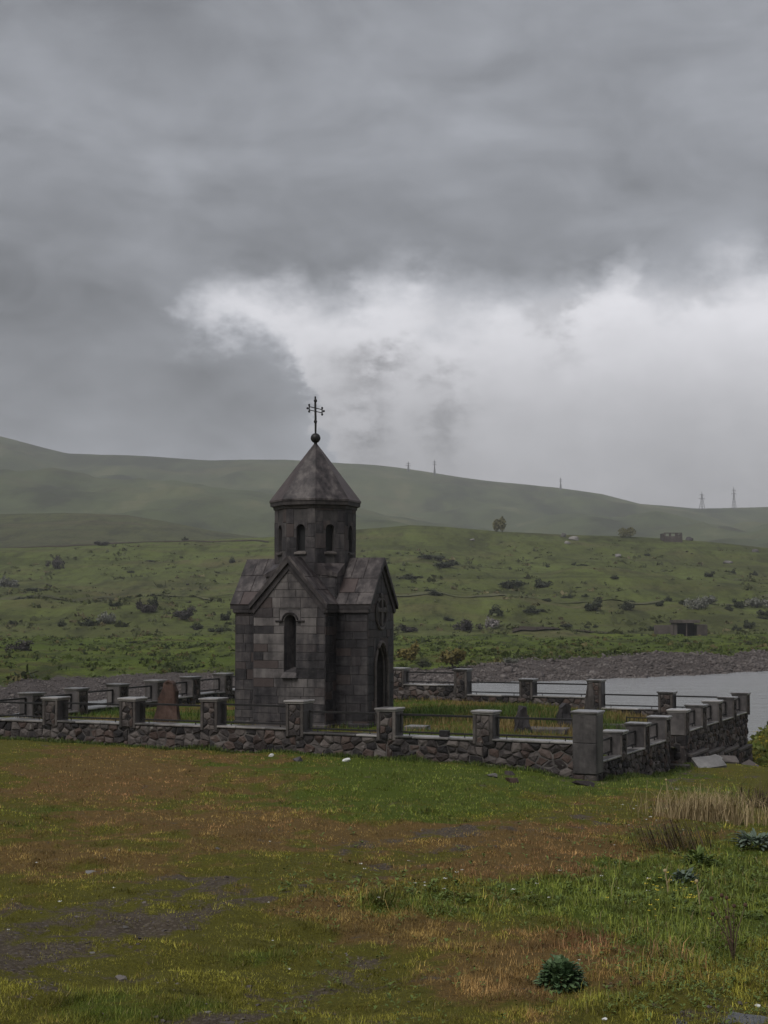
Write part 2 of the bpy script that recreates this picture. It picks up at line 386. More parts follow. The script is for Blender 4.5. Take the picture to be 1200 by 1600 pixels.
def hill_mat(name, cols, sc, dots=True, amt=.5):
    m, t, p = mat(name); P = pos(t)
    nf = t.noise(t.vmul(P, (1, .2, 1)), .4, 5, .65); nm = t.noise(t.vmul(P, (1, .22, 1.)), .075, 6, .66)
    n1 = t.noise(P, sc, 6, .55); n2 = t.noise(t.vmul(P, (.35, 1, 2.2)), sc*4, 6, .6); n3 = t.noise(P, sc*26, 6, .7)
    c = t.mix(t.ss(n1, .36, .64), cols[0], cols[1])
    c = t.mix(t.m('MULTIPLY', t.ss(n2, .48, .70), .8), c, cols[2])
    c = t.mix(t.m('MULTIPLY', t.ss(n3, .40, .72), amt), c, cols[3])
    if dots:
        c = t.mix(t.m('MULTIPLY', t.ss(nm, .50, .66), .65), c, tuple(x*.55 for x in cols[3]))
        c = t.mix(t.m('MULTIPLY', t.ss(nf, .48, .70), .55), c, tuple(x*.45 for x in cols[3]))
        c = t.mix(t.m('MULTIPLY', t.ss(nm, .46, .32), .5), c, tuple(x*1.35 for x in cols[1]))
    else:
        ng = t.noise(t.vmul(P, (1, .3, 1)), .009, 6, .65); c = t.mix(t.m('MULTIPLY', t.ss(ng, .46, .64), .7), c, tuple(x*.45 for x in cols[3])); c = t.mix(t.m('MULTIPLY', t.ss(ng, .46, .34), .5), c, tuple(x*1.5 for x in cols[2]))
    bd = t.noise(t.vmul(P, (.012, .012, .42)), 1.0, 4, .6)
    c = t.mix(t.m('MULTIPLY', t.ss(bd, .55, .62), .45*amt*2*(1 if dots else .3)), c, tuple(x*.62 for x in cols[3]))
    if dots:
        n4 = t.noise(P, sc*70, 4, .6); c = t.mix(t.m('MULTIPLY', t.ss(n4, .60, .68), .6), c, tuple(x*.4 for x in cols[3]))
    t.put(p.inputs['Base Color'], c); p.inputs['Roughness'].default_value = .95; p.inputs['Specular IOR Level'].default_value = .1
    bump(t, p, t.m('ADD', n3, t.m('ADD', n2, nm)), .9, .9)
    return m
M['terrace'] = hill_mat('terrace', [(.050, .078, .018), (.075, .105, .024), (.085, .088, .030), (.040, .052, .018)], .02)
M['hillside'] = hill_mat('hillside', [(.092, .104, .033), (.112, .136, .038), (.130, .112, .054), (.068, .074, .032)], .012)
M['far_hill'] = hill_mat('far_hill', [(.080, .086, .038), (.096, .108, .042), (.105, .088, .05), (.06, .062, .034)], .006)
M['mountain'] = hill_mat('mountain', [(.076, .092, .040), (.092, .110, .046), (.112, .106, .054), (.050, .056, .030)], .0022, False, .35)
# gravel bank and terrace share one sheet: the bank shows where 'cover' is high
m, t, p = mat('far_bank'); P = pos(t)
a = t.n.new('ShaderNodeAttribute'); a.attribute_name = 'cover'
n1 = t.noise(P, .02, 6, .55); n2 = t.noise(t.vmul(P, (.5, 1, 2)), .10, 6, .62); n3 = t.noise(P, .8, 6, .7)
c = t.mix(t.ss(n1, .36, .64), (.084, .120, .016), (.130, .164, .025))
c = t.mix(t.m('MULTIPLY', t.ss(n2, .5, .68), .85), c, (.088, .074, .028))
nq = t.noise(t.vmul(P, (1, .16, 1)), .30, 6, .68)
c = t.mix(t.m('MULTIPLY', t.ss(n3, .42, .7), .6), c, (.034, .044, .015))
c = t.mix(t.m('MULTIPLY', t.ss(nq, .5, .64), .7), c, (.030, .036, .012))
g = t.mix(t.noise(P, 1.6, 6, .7), (.045, .037, .035), (.150, .128, .120))
k = t.ss(t.m('ADD', a.outputs['Fac'], t.m('MULTIPLY', t.m('SUBTRACT', n3, .5), .9)), .40, .60)
t.put(p.inputs['Base Color'], t.mix(k, c, g)); p.inputs['Roughness'].default_value = .9; p.inputs['Specular IOR Level'].default_value = .15
bump(t, p, t.m('ADD', n3, t.m('ADD', nq, t.noise(P, 2.5, 5, .6))), .9, .45)
M['far_bank'] = m
# lake
m, t, p = mat('water'); P = pos(t)
p.inputs['Base Color'].default_value = (.25, .255, .258, 1); p.inputs['Roughness'].default_value = .16; p.inputs['IOR'].default_value = 1.33
wv = t.m('ADD', t.noise(t.vmul(P, (.55, 1, 1)), 1.5, 5, .6, .5), t.m('MULTIPLY', t.noise(t.vmul(P, (.22, .55, 1)), .5, 5, .62), 2.4))
bump(t, p, wv, .7, .32)
M['water'] = m
m, t, p = mat('puddle'); p.inputs['Base Color'].default_value = (.03, .028, .026, 1); p.inputs['Roughness'].default_value = .04; p.inputs['IOR'].default_value = 1.33
bump(t, p, t.noise(pos(t), 9, 3, .5), .1, .01); M['puddle'] = m

# ------------------------------------------------------------------ layout of the churchyard (local x = right along the front wall, local y = back)
TH = .433; CT, ST = math.cos(TH), math.sin(TH)
CORN = (4.498, 33.176); SX, SY = 2.4, 2.076; NX, NY = 7, 8
def yard(lx, ly): return (CORN[0]+CT*lx+ST*ly, CORN[1]-ST*lx+CT*ly)
def to_yard(x, y):
    dx, dy = x-CORN[0], y-CORN[1]; return dx*CT-dy*ST, dx*ST+dy*CT
def inner_z(lx, ly):
    """ground inside the walls"""
    return EYE-3.0-.34*np.clip((np.asarray(lx)+4.2)/4.2, 0, 1)-.12*np.clip((np.asarray(ly)-6)/8, 0, 1)-.42*np.clip((np.asarray(lx)+7)/6, 0, 1)*np.clip((np.asarray(ly)-4)/6, 0, 1)

# ------------------------------------------------------------------ ground
def ground_z(x, y):
    x = np.asarray(x, float); y = np.asarray(y, float)
    yp = np.maximum(y, 0)
    z = -1.6-yp*(.046+.0012*(np.clip(x, -15, 12)+10))
    z = z-np.clip(yp-50, 0, 200)**2*.0018
    z = z+2.0*np.exp(-((x-14.6)/2.1)**2-((y-51.5)/3.2)**2)          # knoll beyond the far corner of the wall
    z = z+.30*np.exp(-((x+.3)/4.5)**2-((y-27.5)/3.0)**2)             # low swell before the wall
    wlx, wly = to_yard(x, y)                                          # turf banked up against the front wall
    z = z+np.interp(wlx, [-17, -9, -7, -3, -1.2, 0, 1], [.08, .14, .22, .26, .15, 0, 0])*np.exp(-(np.minimum(wly, 0)/3.)**2)*(wly < 3)
    z = z+.30*np.exp(-((x-9.2)/2.6)**2-((y-41.5)/4.0)**2)            # trodden rise at the gateway
    near = np.clip(1.3-y/60, .2, 1)
    z = z+(fbm(x/3.1, y/3.1, 3, 3)-.5)*.26*near+((fbm(x/.55, y/.55, 4, 9)-.5)*.15+(fbm(x/.21, y/.30, 2, 13)-.5)*.055)*near
    px, py = proj(x, np.maximum(y, .8), z+EYE)
    z = z-.05*np.exp(-((px-1085)/105)**2-((py-1592)/16)**2)
    return z+EYE
def ground_hit(px, py):
    px = np.asarray(px, float); py = np.asarray(py, float)
    d0 = (px-600)/FPX; b = (800-py)/FPX; dx = d0; dy = FW[1]+UP[1]*b; dz = FW[2]+UP[2]*b
    t0 = np.full(np.broadcast(px, py).shape, 1.); t = 2.+0*t0
    lo = 1.5+0*t0; hi = 80+0*t0
    for i in range(20):
        t = (lo+hi)/2; above = EYE+dz*t > ground_z(dx*t, dy*t)
        lo = np.where(above, t, lo); hi = np.where(above, hi, t)
    return dx*t, dy*t, EYE+dz*t
BROWNS = [(150,1192,240,32,.85),(250,1250,210,45,.7),(60,1345,130,45,.9),(240,1347,130,22,.7),(760,1335,230,30,.95),(470,1400,130,40,.8),(570,1470,120,45,.85),(400,1305,190,28,.7),(800,1520,140,75,1.1),(800,1290,360,16,.8),(1000,1262,150,14,.6),(1000,1510,130,35,.5),(640,1450,80,50,.5),(450,1260,160,20,.35),(870,1350,90,30,.6),(60,1230,120,25,.5)]
BARES = [(260,1430,170,30,.85),(70,1480,130,35,.85),(390,1390,90,18,.6),(330,1592,150,26,1.),(560,1532,95,24,.85),(640,1308,190,7,.85),(300,1363,110,9,.6),(1085,1592,140,16,1.),(180,1530,150,14,.5),(480,1560,120,16,.5),(850,1270,150,5,.6),(30,1540,90,20,.5),(840,1215,60,8,.5),(1060,1210,60,14,.6)]
LUSHES = [(640,1240,260,38,.8),(600,1195,380,16,.8),(640,1405,190,32,.7),(1060,1440,190,110,.8),(150,1572,230,28,.75),(60,1278,130,20,.5),(1000,1222,160,16,.9),(1150,1350,120,70,.6),(780,1230,120,18,.5),(380,1500,120,20,.6),(950,1400,130,40,.6),(930,1560,60,30,.5),(250,1290,200,16,.4)]
RUTS = [[(-100,1500),(0,1466),(120,1428),(250,1397),(420,1357),(560,1324),(700,1302),(850,1282),(1000,1256),(1060,1215)], [(-100,1545),(0,1512),(200,1457),(400,1404),(560,1362),(760,1320),(900,1291),(1030,1262)]]
def rut(px, py):
    d = 1e9
    for L in RUTS:
        q = np.array(L, float); d = np.minimum(d, np.abs(py-np.interp(px, q[:, 0], q[:, 1])))
    return d
def cover(x, y, z):
    px, py = proj(x, np.maximum(y, 2.), z)
    wx = (fbm(x/1.7, y/1.7, 4, 31)-.5)*140; wy = (fbm(x/1.7, y/1.7, 4, 41)-.5)*75
    def acc(L):
        s = 0
        for cx, cy, rx, ry, k in L: s = s+k*np.exp(-(((px+wx-cx)/rx)**2+((py+wy-cy)/ry)**2))
        return s
    n = fbm(x/2.2, y/2.2, 4, 51); m1 = fbm(x/.45, y/.45, 3, 55)-.5; m2 = fbm(x/.13, y/.13, 2, 57)-.5
    rt = np.exp(-(rut(px+wx*.2, py+wy*.25)/(5+12*np.clip((py-1250)/250, 0, 1)))**2)
    br = acc(BROWNS)*.85+(n-.5)*.8+m1*.9+m2*.5-.25*rt; ba = acc(BARES)*.68+(fbm(x/.9, y/.9, 4, 61)-.5)*.7+m1*.8+m2*.9+.34*rt-.08; lu = acc(LUSHES)+(.5-n)*.8-m1*.6+m2*.4
    return np.clip(br, 0, 1), np.clip(ba, 0, 1), np.clip(lu, 0, 1)
def set_cover(me, rgb):
    a = me.attributes.new('cover', 'FLOAT_COLOR', 'POINT')
    a.data.foreach_set('color', np.column_stack([*rgb, np.ones(len(rgb[0]))]).astype(np.float32).ravel())
def grid_mesh(name, X, Y, Z, wrap=False):
    nr, nc = X.shape
    me = bpy.data.meshes.new(name); me.vertices.add(nr*nc)
    me.vertices.foreach_set('co', np.stack([X, Y, Z], -1).astype(np.float32).ravel())
    i, j = np.meshgrid(np.arange(nr-1), np.arange(nc if wrap else nc-1), indexing='ij'); j2 = (j+1) % nc
    q = np.stack([i*nc+j, i*nc+j2, (i+1)*nc+j2, (i+1)*nc+j], -1).reshape(-1, 4)
    me.loops.add(q.size); me.polygons.add(len(q)); me.loops.foreach_set('vertex_index', q.ravel().astype(np.int32))
    me.polygons.foreach_set('loop_start', np.arange(0, q.size, 4, dtype=np.int32))
    me.update(calc_edges=True); me.polygons.foreach_set('use_smooth', np.ones(len(q), bool)); return me
azs = np.concatenate([np.linspace(-180, -24, 60)[:-1], np.linspace(-24, 24, 420), np.linspace(24, 180, 60)[1:-1]])*math.pi/180
rr = np.concatenate([[.05, .6], np.geomspace(1.5, 100, 340)])
far = np.clip((np.abs(azs)-R(75))/R(30), 0, 1)
RR = rr[:, None]*(1+far[None]*14*(rr[:, None]/100)**2)
X = RR*np.sin(azs); Y = RR*np.cos(azs); Z = ground_z(X, Y)
lx, ly = to_yard(X, Y)                                          # inside the walls this sheet stays under the raised yard
ins = (lx > -SX*NX) & (lx < 0) & (ly > 0) & (ly < SY*NY); Z = np.where(ins, np.minimum(Z, inner_z(lx, ly)-.35), Z)
me = grid_mesh('ground', X, Y, Z, True); set_cover(me, [c.ravel() for c in cover(X, Y, Z)])
tag(link('ground', me, M['turf']), kind='structure')
# the raised yard inside the walls
gx, gy = np.meshgrid(np.linspace(-SX*NX, 0, 110), np.linspace(0, SY*NY, 110), indexing='ij')
wx, wy = yard(gx, gy); wz = inner_z(gx, gy)+(fbm(gx/1.3, gy/1.3, 4, 71)-.5)*.14
me = grid_mesh('churchyard_ground', wx[::-1], wy[::-1], wz[::-1]); n = fbm(gx/1.5, gy/1.5, 3, 77)[::-1].ravel()
set_cover(me, [np.clip(n*1.2-.3, 0, 1), np.clip(.25-n*.4, 0, 1), np.clip(1.1-n, 0, 1)])
tag(link('churchyard_ground', me, M['turf']), kind='structure')
# lake
tag(link('lake_water', mesh('lake_water', [(-1600, 30, 0), (1600, 30, 0), (1600, 700, 0), (-1600, 700, 0)], [(0, 1, 2, 3)]), M['water']), kind='structure')
# far bank and terrace
PXS = np.linspace(-1500, 2700, 600)
def fan(PX, Y): return (PX-600)/FPX*Y
def bank_y(px): return np.interp(px, [-1500,-600,0,145,235,500,780,940,1060,1200,2000,2700], [60,70,91,111,117,127,137,144,152,165,215,260])
def bank_top(px): return EYE+np.interp(px, [-1500,0,300,700,1200,2700], [-5.0,-5.3,-5.25,-5.1,-5.05,-4.6])
rows = np.concatenate([np.linspace(-14, 0, 3)[:-1], np.linspace(0, 13, 24)[:-1]])
tt = np.linspace(0, 1, 60)
Ys, Zs, Cs = [], [], []
shore = bank_y(PXS)+(fbm(PXS/40, PXS*0, 3, 5)-.5)*7
for r_ in rows:
    Ys.append(shore+r_); k = np.clip(r_/13, -1.2, 1)
    Zs.append(bank_top(PXS)*np.where(k > 0, k**.8, k*.8)); Cs.append(np.full_like(PXS, 1.))
top = bank_top(PXS)
for q in tt:
    yy = (shore+13)*(1-q)+290*q; Ys.append(yy)
    rear = EYE-.0163*275+0*PXS
    hump = .55*np.exp(-((q-.12)/.12)**2)
    z = top*(1-q)+rear*q+hump*0
    if q > .97: z = z-2.5*(q-.97)/.03
    Zs.append(z); Cs.append(np.full_like(PXS, .5-.5*min(1, q*22)))
Y = np.array(Ys); Z = np.array(Zs); Cv = np.array(Cs); X = fan(PXS[None], Y)
bare_l = np.exp(-((PXS-120)/240)**2)                             # the gravel reaches further up on the left
Cv = np.clip(Cv+(fbm(X/9, Y/9, 4, 15)-.5)*.7*(Cv > .02)*(Cv < .99), 0, 1)
Z = Z+((fbm(X/16, Y/16, 4, 21)-.5)*1.5+(fbm(X/4, Y/4, 3, 22)-.5)*1.1)*np.clip((Z+.3)/2, 0, 1)
me = grid_mesh('far_bank', X, Y, Z); set_cover(me, [Cv.ravel()]*3)
tag(link('far_bank', me, M['far_bank']), kind='structure')
# hills: screen-free sheets between a foot line and a crest line, at their own distances
def hill_pt(px, t, foot, crest, Y0, Y1, amp, sc, seed, pw=1.):
    yy = Y0*(Y1/Y0)**t; py = foot(px)+(crest(px)-foot(px))*t**pw
    x, y, z = at(px, py, yy); env = np.clip(np.minimum(t*4, 1), .1, 1)
    z = z+(fbm(x/(sc*.45)+3, y/(sc*2.2), 3, seed+7)-.5)*amp*.8*env*np.clip((1-t)/.25, 0, 1)
    z = z+((fbm(x/sc, y/sc, 5, seed)-.5)*amp+(fbm(x/sc*5, y/sc*5, 4, seed+3)-.5)*amp*.34)*env*np.where(t > .9, np.clip((1-t)/.1, .12, 1), 1)
    return x, y, z
def hill(name, mtl, foot, crest, Y0, Y1, amp, sc, seed, n=120, lo=-1500, hi=2700, nx=500, pw=1., drop=.1):
    px = np.linspace(lo, hi, nx); t = np.linspace(0, 1, n); PX, Tt = np.meshgrid(px, t); PX = PX+0.
    x, y, z = hill_pt(PX, Tt, foot, crest, Y0, Y1, amp, sc, seed, pw)
    bx, by, bz = x[-1]*1.12, y[-1]*1.12, z[-1]-Y1*drop
    x = np.vstack([x, bx]); y = np.vstack([y, by]); z = np.vstack([z, bz])
    me = grid_mesh(name, x, y, z); return tag(link(name, me, mtl), kind='structure')
H1f = lambda px: 1004.+0*px
H1c = lambda px: np.interp(px, [-1500,-300,0,200,420,480,560,640,700,780,880,1000,1100,1200,1500,2700], [880,862,856,848,839,834,827,820,822,830,835,839,846,856,872,900])
H1 = dict(foot=H1f, crest=H1c, Y0=262, Y1=600, amp=9., sc=70, seed=101)
hill('hillside', M['hillside'], n=170, nx=620, **H1)
H2c = lambda px: np.interp(px, [-1500,-300,0,100,200,260,330,420,520,700,1000,1200,2700], [790,800,803,801,805,815,829,842,855,875,880,885,890])
hill('left_hill', M['far_hill'], lambda px: 885.+0*px, H2c, 640, 980, 7, 110, 131, n=70)
H3c = lambda px: np.interp(px, [-1500,-600,-200,0,60,105,200,330,450,560,620,700,760,870,940,1000,1090,1150,1200,1500,2000,2700], [560,610,660,682,697,707,710,719,718,725,731,743,752,762,772,787,794,793,791,800,790,770])
hill('mountain', M['mountain'], lambda px: 900.+0*px, H3c, 1050, 2600, 75, 420, 151, n=110, pw=.8, drop=.03)
def on_hill(px, py):
    t = (py-H1f(px))/(H1c(px)-H1f(px)); t = float(np.clip(t, 0, 1))
    x, y, z = hill_pt(np.array(float(px)), np.array(t), **H1); return float(x), float(y), float(z)
def on_sheet(px, py, Ymin, Ymax):
    """terrace level under a pixel of the far bank"""
    y = 150.
    for i in range(40):
        s = float(bank_y(px))+13; q = min(max((y-s)/(290-s), 0), 1)
        z = float(bank_top(px))*(1-q)+(EYE-.0163*275)*q
        y = min(max((EYE-z)*FPX/max(py-955, 5), Ymin), Ymax)
    return (px-600)/FPX*y, y, z

# ------------------------------------------------------------------ chapel
PC = (-1.858, 40.3); CYAW = .342; CC, CS = math.cos(CYAW), math.sin(CYAW); ZB = EYE-3.05
chapel = thing('chapel', (PC[0], PC[1], ZB), -CYAW, 'dark stone chapel with octagonal drum, pointed roof and iron cross inside the walled yard', 'chapel')
W = 2.0; H = W/2; AF, AS, AB = .76, .88, .80        # arm width, reach of the front arm, side arms, back arm
ZE = 3.22; ZR = ZE+1.20                              # eaves and ridge above the yard
PITCHR = 1.20/(H+.06)
def ashlar(parent, O, A, N, x0, x1, z0, z1, ch=.235, seed=1, holes=(), gable=None, mtl='ashlar', pale=None, wmin=.24, wmax=.78, d=.016):
    """lay blocks in courses on a wall face; holes are (x0,x1,z0,z1) left open; gable = (xc, ztop, slope) cuts the top"""
    r = random.Random(seed); z = z0; row = 0
    while z < z1-.03:
        h = min(ch*r.uniform(.82, 1.18), z1-z)
        if z1-z-h < .08: h = z1-z
        spans = [(x0, x1)]
        for hx0, hx1, hz0, hz1 in holes:
            if z+h > hz0+.02 and z < hz1-.02:
                new = []
                for a, b in spans:
                    if hx0 > a: new.append((a, min(b, hx0)))
                    if hx1 < b: new.append((max(a, hx1), b))
                spans = [s for s in new if s[1]-s[0] > .03]
        for a, b in spans:
            x = a
            while x < b-.01:
                wd = r.uniform(wmin, wmax)
                if b-x-wd < wmin*.6: wd = b-x
                wd = min(wd, b-x); g = .005
                poly = [(x+g, z+g), (x+wd-g, z+g), (x+wd-g, z+h-g), (x+g, z+h-g)]
                if gable:
                    xc, zt, sl_ = gable
                    for sgn in (-1, 1):
                        poly = clip(poly, sgn*sl_, 1, zt+sgn*sl_*xc)
                        if len(poly) < 3: break
                if len(poly) >= 3:
                    P = np.array(poly)
                    if abs(np.cross(P, np.roll(P, -1, 0)).sum())/2 > .004:
                        mb = MB(); c = P.mean(0); o3 = np.array(O)+np.array(A)*c[0]+np.array((0, 0, 1))*c[1]
                        mb.piece(P-c, (0, 0, 0), A, (0, 0, 1), N, d+r.uniform(-.004, .005), .007, .012)
                        k = mtl
                        if pale and pale(c[0], c[1]): k = 'ashlar_pale'
                        mb.build('block', M[k], parent, tuple(o3))
                x += wd
        z += h; row += 1
def face(mb, O, A, outline, hole=None, depth=.3, inner=None):
    """wall sheet in the plane (O; A, up) with an optional opening and its reveals going in along -N"""
    bm = bmesh.new(); O = np.array(O, float); A = np.array(A, float); N = np.cross(A, (0, 0, 1.))
    def ring(pts):
        vs = [bm.verts.new(O+A*p[0]+np.array((0, 0, p[1]))) for p in pts]
        return vs, [bm.edges.new((vs[i], vs[(i+1) % len(vs)])) for i in range(len(vs))]
    vo, eo = ring(outline); ed = list(eo)
    if hole: vh, eh = ring(hole); ed += eh
    bmesh.ops.triangle_fill(bm, use_beauty=True, use_dissolve=False, edges=ed, normal=Vector(N))
    bm.verts.index_update(); mb.add([v.co for v in bm.verts], [[v.index for v in f.verts] for f in bm.faces]); bm.free()
    if hole and depth:
        inner = inner or hole
        n = len(hole); v = [O+A*p[0]+np.array((0, 0, p[1])) for p in hole]+[O+A*p[0]+np.array((0, 0, p[1]))-N*depth for p in inner]
        mb.add(v, [(i, (i+1) % n, n+(i+1) % n, n+i) for i in range(n)])
def arch(xc, w_, z0, zs, n=10, pointed=0.):
    """outline of an arched opening: jambs from z0 to zs and a round or pointed head"""
    h = w_/2; pts = [(xc-h, z0), (xc+h, z0)]
    for i in range(n+1):
        a = math.pi*i/n; r_ = h*(1+pointed*math.sin(a)**3)
        pts.append((xc+h*math.cos(a), zs+r_*math.sin(a)))
    return pts
def arch_blocks(parent, O, A, N, xc, w_, zs, outer, ztop, mtl='ashlar', d=.016, pointed=0.):
    """the two stones that carry the arch head"""
    h = w_/2
    for sgn in (-1, 1):
        pts = []
        for i in range(7):
            a = math.pi/2*i/6; r_ = h*(1+pointed*math.sin(a)**3); pts.append((sgn*h*math.cos(a), r_*math.sin(a)))
        poly = pts+[(0, ztop-zs), (sgn*outer, ztop-zs), (sgn*outer, 0)]
        O3 = np.array(O)+np.array(A)*xc+np.array((0, 0, zs)); Aa = np.array(A); Nn = np.array(N)
        if sgn > 0: poly = poly[::-1]
        n = len(poly); t3 = lambda p, q: Aa*p[0]+np.array((0, 0, p[1]))+Nn*q
        mb = MB(); c = np.array(poly).mean(0); sh = [(c[0]+(x-c[0])*.985, c[1]+(z-c[1])*.985) for x, z in poly]
        mb.add([t3(p, -.01) for p in sh]+[t3(p, d) for p in sh], [(i, n+i, n+(i+1) % n, (i+1) % n) for i in range(n)]+[tuple(range(2*n-1, n-1, -1))])
        mb.build('arch_stone', M[mtl], parent, tuple(O3))
X_ = np.array((1., 0, 0)); Y_ = np.array((0, 1., 0)); Zv = np.array((0, 0, 1.))
# --- front arm
gb = lambda: (0, ZR-.06, PITCHR)
fw = bpy.data.objects.new('front_arm', None)
def arm_core(name, O, A, reach, hole=None, depth=.32, inner=None):
    """gabled box of one arm: O is the lower middle of its end face, A points right along it"""
    mb = MB(); N = np.cross(A, Zv)
    face(mb, O, A, [(-H, -.3), (H, -.3), (H, ZE), (0, ZR-.05), (-H, ZE)], hole, depth, inner)
    O = np.array(O)
    for sg in (-1, 1):
        a = O+A*sg*H; q = [a-Zv*.3, a-N*reach-Zv*.3, a-N*reach+Zv*ZE, a+Zv*ZE]
        mb.add(q, [(0, 1, 2, 3) if sg > 0 else (3, 2, 1, 0)])
    return mb.build(name, M['core'], chapel)
WX, WW, WZ0, WZS = 0.03, .33, 1.50, 2.80             # slit window of the front arm
hole = arch(WX, WW, WZ0, WZS); O = (0, -H-AF, 0)
fa = arm_core('front_arm', O, X_, AF, hole, 0)
inn = [(WX+(x-WX)*.56+.075, z if z > WZ0 else z+.10) for x, z in hole]; nh = len(hole); mb = MB()
mb.add([(x, O[1]-.004, z) for x, z in hole]+[(x, O[1]+.32, z) for x, z in inn], [(i, (i+1) % nh, nh+(i+1) % nh, nh+i) for i in range(nh)]); mb.build('window_reveal', M['ashlar'], fa)
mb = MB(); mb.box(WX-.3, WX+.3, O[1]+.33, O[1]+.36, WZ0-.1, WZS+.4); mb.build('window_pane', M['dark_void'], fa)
pale = lambda x, z: (z > 2.45 and abs(x) < .66 and z < 4.2) or (.75 < z < 1.35 and -.3 < x < .8) or (1.3 < z < 2.6 and -.62 < x < .4)
ashlar(fa, O, X_, (0, -1, 0), -H, H, 0, ZR, seed=3, holes=[(WX-WW/2, WX+WW/2, WZ0, WZS), (WX-WW/2-.13, WX+WW/2+.13, WZS, WZS+WW/2+.12)], gable=gb(), pale=pale)
arch_blocks(fa, O, X_, (0, -1, 0), WX, WW, WZS, WW/2+.125, WZS+WW/2+.115, 'ashlar_pale')
mb = MB()                                              # hood mould with ears over the slit
pts = [(WX+(WW/2+.05)*math.cos(a), O[1]-.03, WZS+(WW/2+.05)*math.sin(a)) for a in np.linspace(0, math.pi, 13)]
mb.tube([(WX+WW/2+.24, O[1]-.03, WZS-.005)]+pts+[(WX-WW/2-.24, O[1]-.03, WZS-.005)], .024, 6); mb.build('hood_mould', M['cornice'], fa)
mb = MB(); b0 = O[1]                                   # sloping sill
mb.add([(WX-.22, b0-.13, WZ0-.16), (WX+.22, b0-.13, WZ0-.16), (WX+.22, b0+.05, WZ0-.16), (WX-.22, b0+.05, WZ0-.16), (WX-.20, b0-.12, WZ0-.12), (WX+.20, b0-.12, WZ0-.12), (WX+.17, b0+.05, WZ0+.02), (WX-.17, b0+.05, WZ0+.02)],
       [(0, 3, 2, 1), (4, 5, 6, 7), (0, 1, 5, 4), (1, 2, 6, 5), (2, 3, 7, 6), (3, 0, 4, 7)]); mb.build('window_sill', M['ashlar_pale'], fa)
ashlar(fa, (H, -H, 0), -Y_, (1, 0, 0), 0, AF, 0, ZE-.05, seed=5, wmin=.2, wmax=.6, mtl='ashlar_dark')
ashlar(fa, (-H, -H, 0), -Y_, (-1, 0, 0), 0, AF, 0, ZE-.05, seed=6, wmin=.2, wmax=.6)
# --- right arm with the door
DW, DZS = .86, 1.62
hole = arch(-.02, DW, -.28, DZS, 12, .28); OR = (H+AS, 0, 0)
ra = arm_core('right_arm', OR, Y_, AS, hole, .30)
mb = MB(); mb.box(H+AS-.31, H+AS-.27, -DW/2-.06, DW/2+.02, -.2, DZS+.7); dr = mb.build('door', M['door_wood'], ra)
mb = MB()
for y_ in np.linspace(-DW/2, DW/2, 6): mb.box(H+AS-.272, H+AS-.25, y_-.012, y_+.012, -.1, DZS+.5)
mb.build('door_batten', M['iron'], dr)
ashlar(ra, OR, Y_, (1, 0, 0), -H, H, 0, ZR, seed=11, holes=[(-.02-DW/2, -.02+DW/2, -.3, DZS), (-.02-DW/2-.12, -.02+DW/2+.12, DZS, DZS+.72)], gable=gb(), mtl='ashlar_dark')
arch_blocks(ra, OR, Y_, (1, 0, 0), -.02, DW, DZS, DW/2+.115, DZS+.715, 'ashlar', pointed=.28)
for rad_, off in ((.05, .055), (.03, -.015)):           # roll mouldings round the doorway
    mb = MB(); o = arch(-.02, DW+2*off, -.1, DZS, 12, .28); o = o[1:]+[o[0]]
    mb.tube([(OR[0]+.03-max(0, -off)*6, y_, z_) for y_, z_ in o], rad_, 6); mb.build('door_moulding', M['strip'], ra)
mb = MB(); cz = 2.98                                     # round carved frame above the door
ringp = [(OR[0]+.03, -.05+.40*math.cos(a), cz+.40*math.sin(a)) for a in np.linspace(R(100), R(440), 25)]
mb.tube(ringp, .045, 6); ring_o = mb.build('round_frame', M['strip'], ra)
mb = MB(); mb.cbox(OR[0]+.017, OR[0]+.022, -.42, .32, cz-.36, cz+.36, .002)
mb = MB(); mb.ball((OR[0]-.0, -.05, cz), .37, 20, 8, (.07, 1, 1)); mb.build('recess', M['cornice'], ring_o)
mb = MB()
for q in ((-.11, .01, cz-.32, cz+.42), (-.30, .20, cz+.04, cz+.16)): mb.cbox(OR[0]+.02, OR[0]+.075, q[0], q[1], q[2], q[3], .012)
for c_ in ((-.05, cz+.47), (-.33, cz+.10), (.23, cz+.10)): mb.ball((OR[0]+.04, c_[0], c_[1]), .085, 10, 6, (.5, 1, 1))
mb.build('carved_cross', M['strip'], ring_o)
ashlar(ra, (H, -H, 0), X_, (0, -1, 0), 0, AS, 0, ZE-.05, seed=13, wmin=.22, wmax=.6, mtl='ashlar_dark')
# --- left and back arms
la = arm_core('left_arm', (-H-AS, 0, 0), -Y_, AS)
ashlar(la, (-H-AS, -H, 0), X_, (0, -1, 0), 0, AS, 0, ZE-.05, seed=17, wmin=.2, wmax=.5)
ashlar(la, (-H-AS, 0, 0), -Y_, (-1, 0, 0), -H, H, 0, ZR, seed=18, gable=gb())
ba_ = arm_core('back_arm', (0, H+AB, 0), -X_, AB)
ashlar(ba_, (0, H+AB, 0), -X_, (0, 1, 0), -H, H, 0, ZR, seed=19, gable=gb())
# plinth
for nm, (x0, x1, y0, y1) in (('f', (-H-.05, H+.05, -H-AF-.05, -H)), ('s', (-H-AS-.05, -DW*0-H, -H-.05, H+.05)), ('r', (H, H+AS+.05, -H-.05, -.02-DW/2-.1)), ('b', (H, H+AS+.05, -.02+DW/2+.1, H+.05))):
    mb = MB(); mb.cbox(x0, x1, y0, y1, -.35, .16, .03); mb.build('plinth', M['ashlar'], chapel)
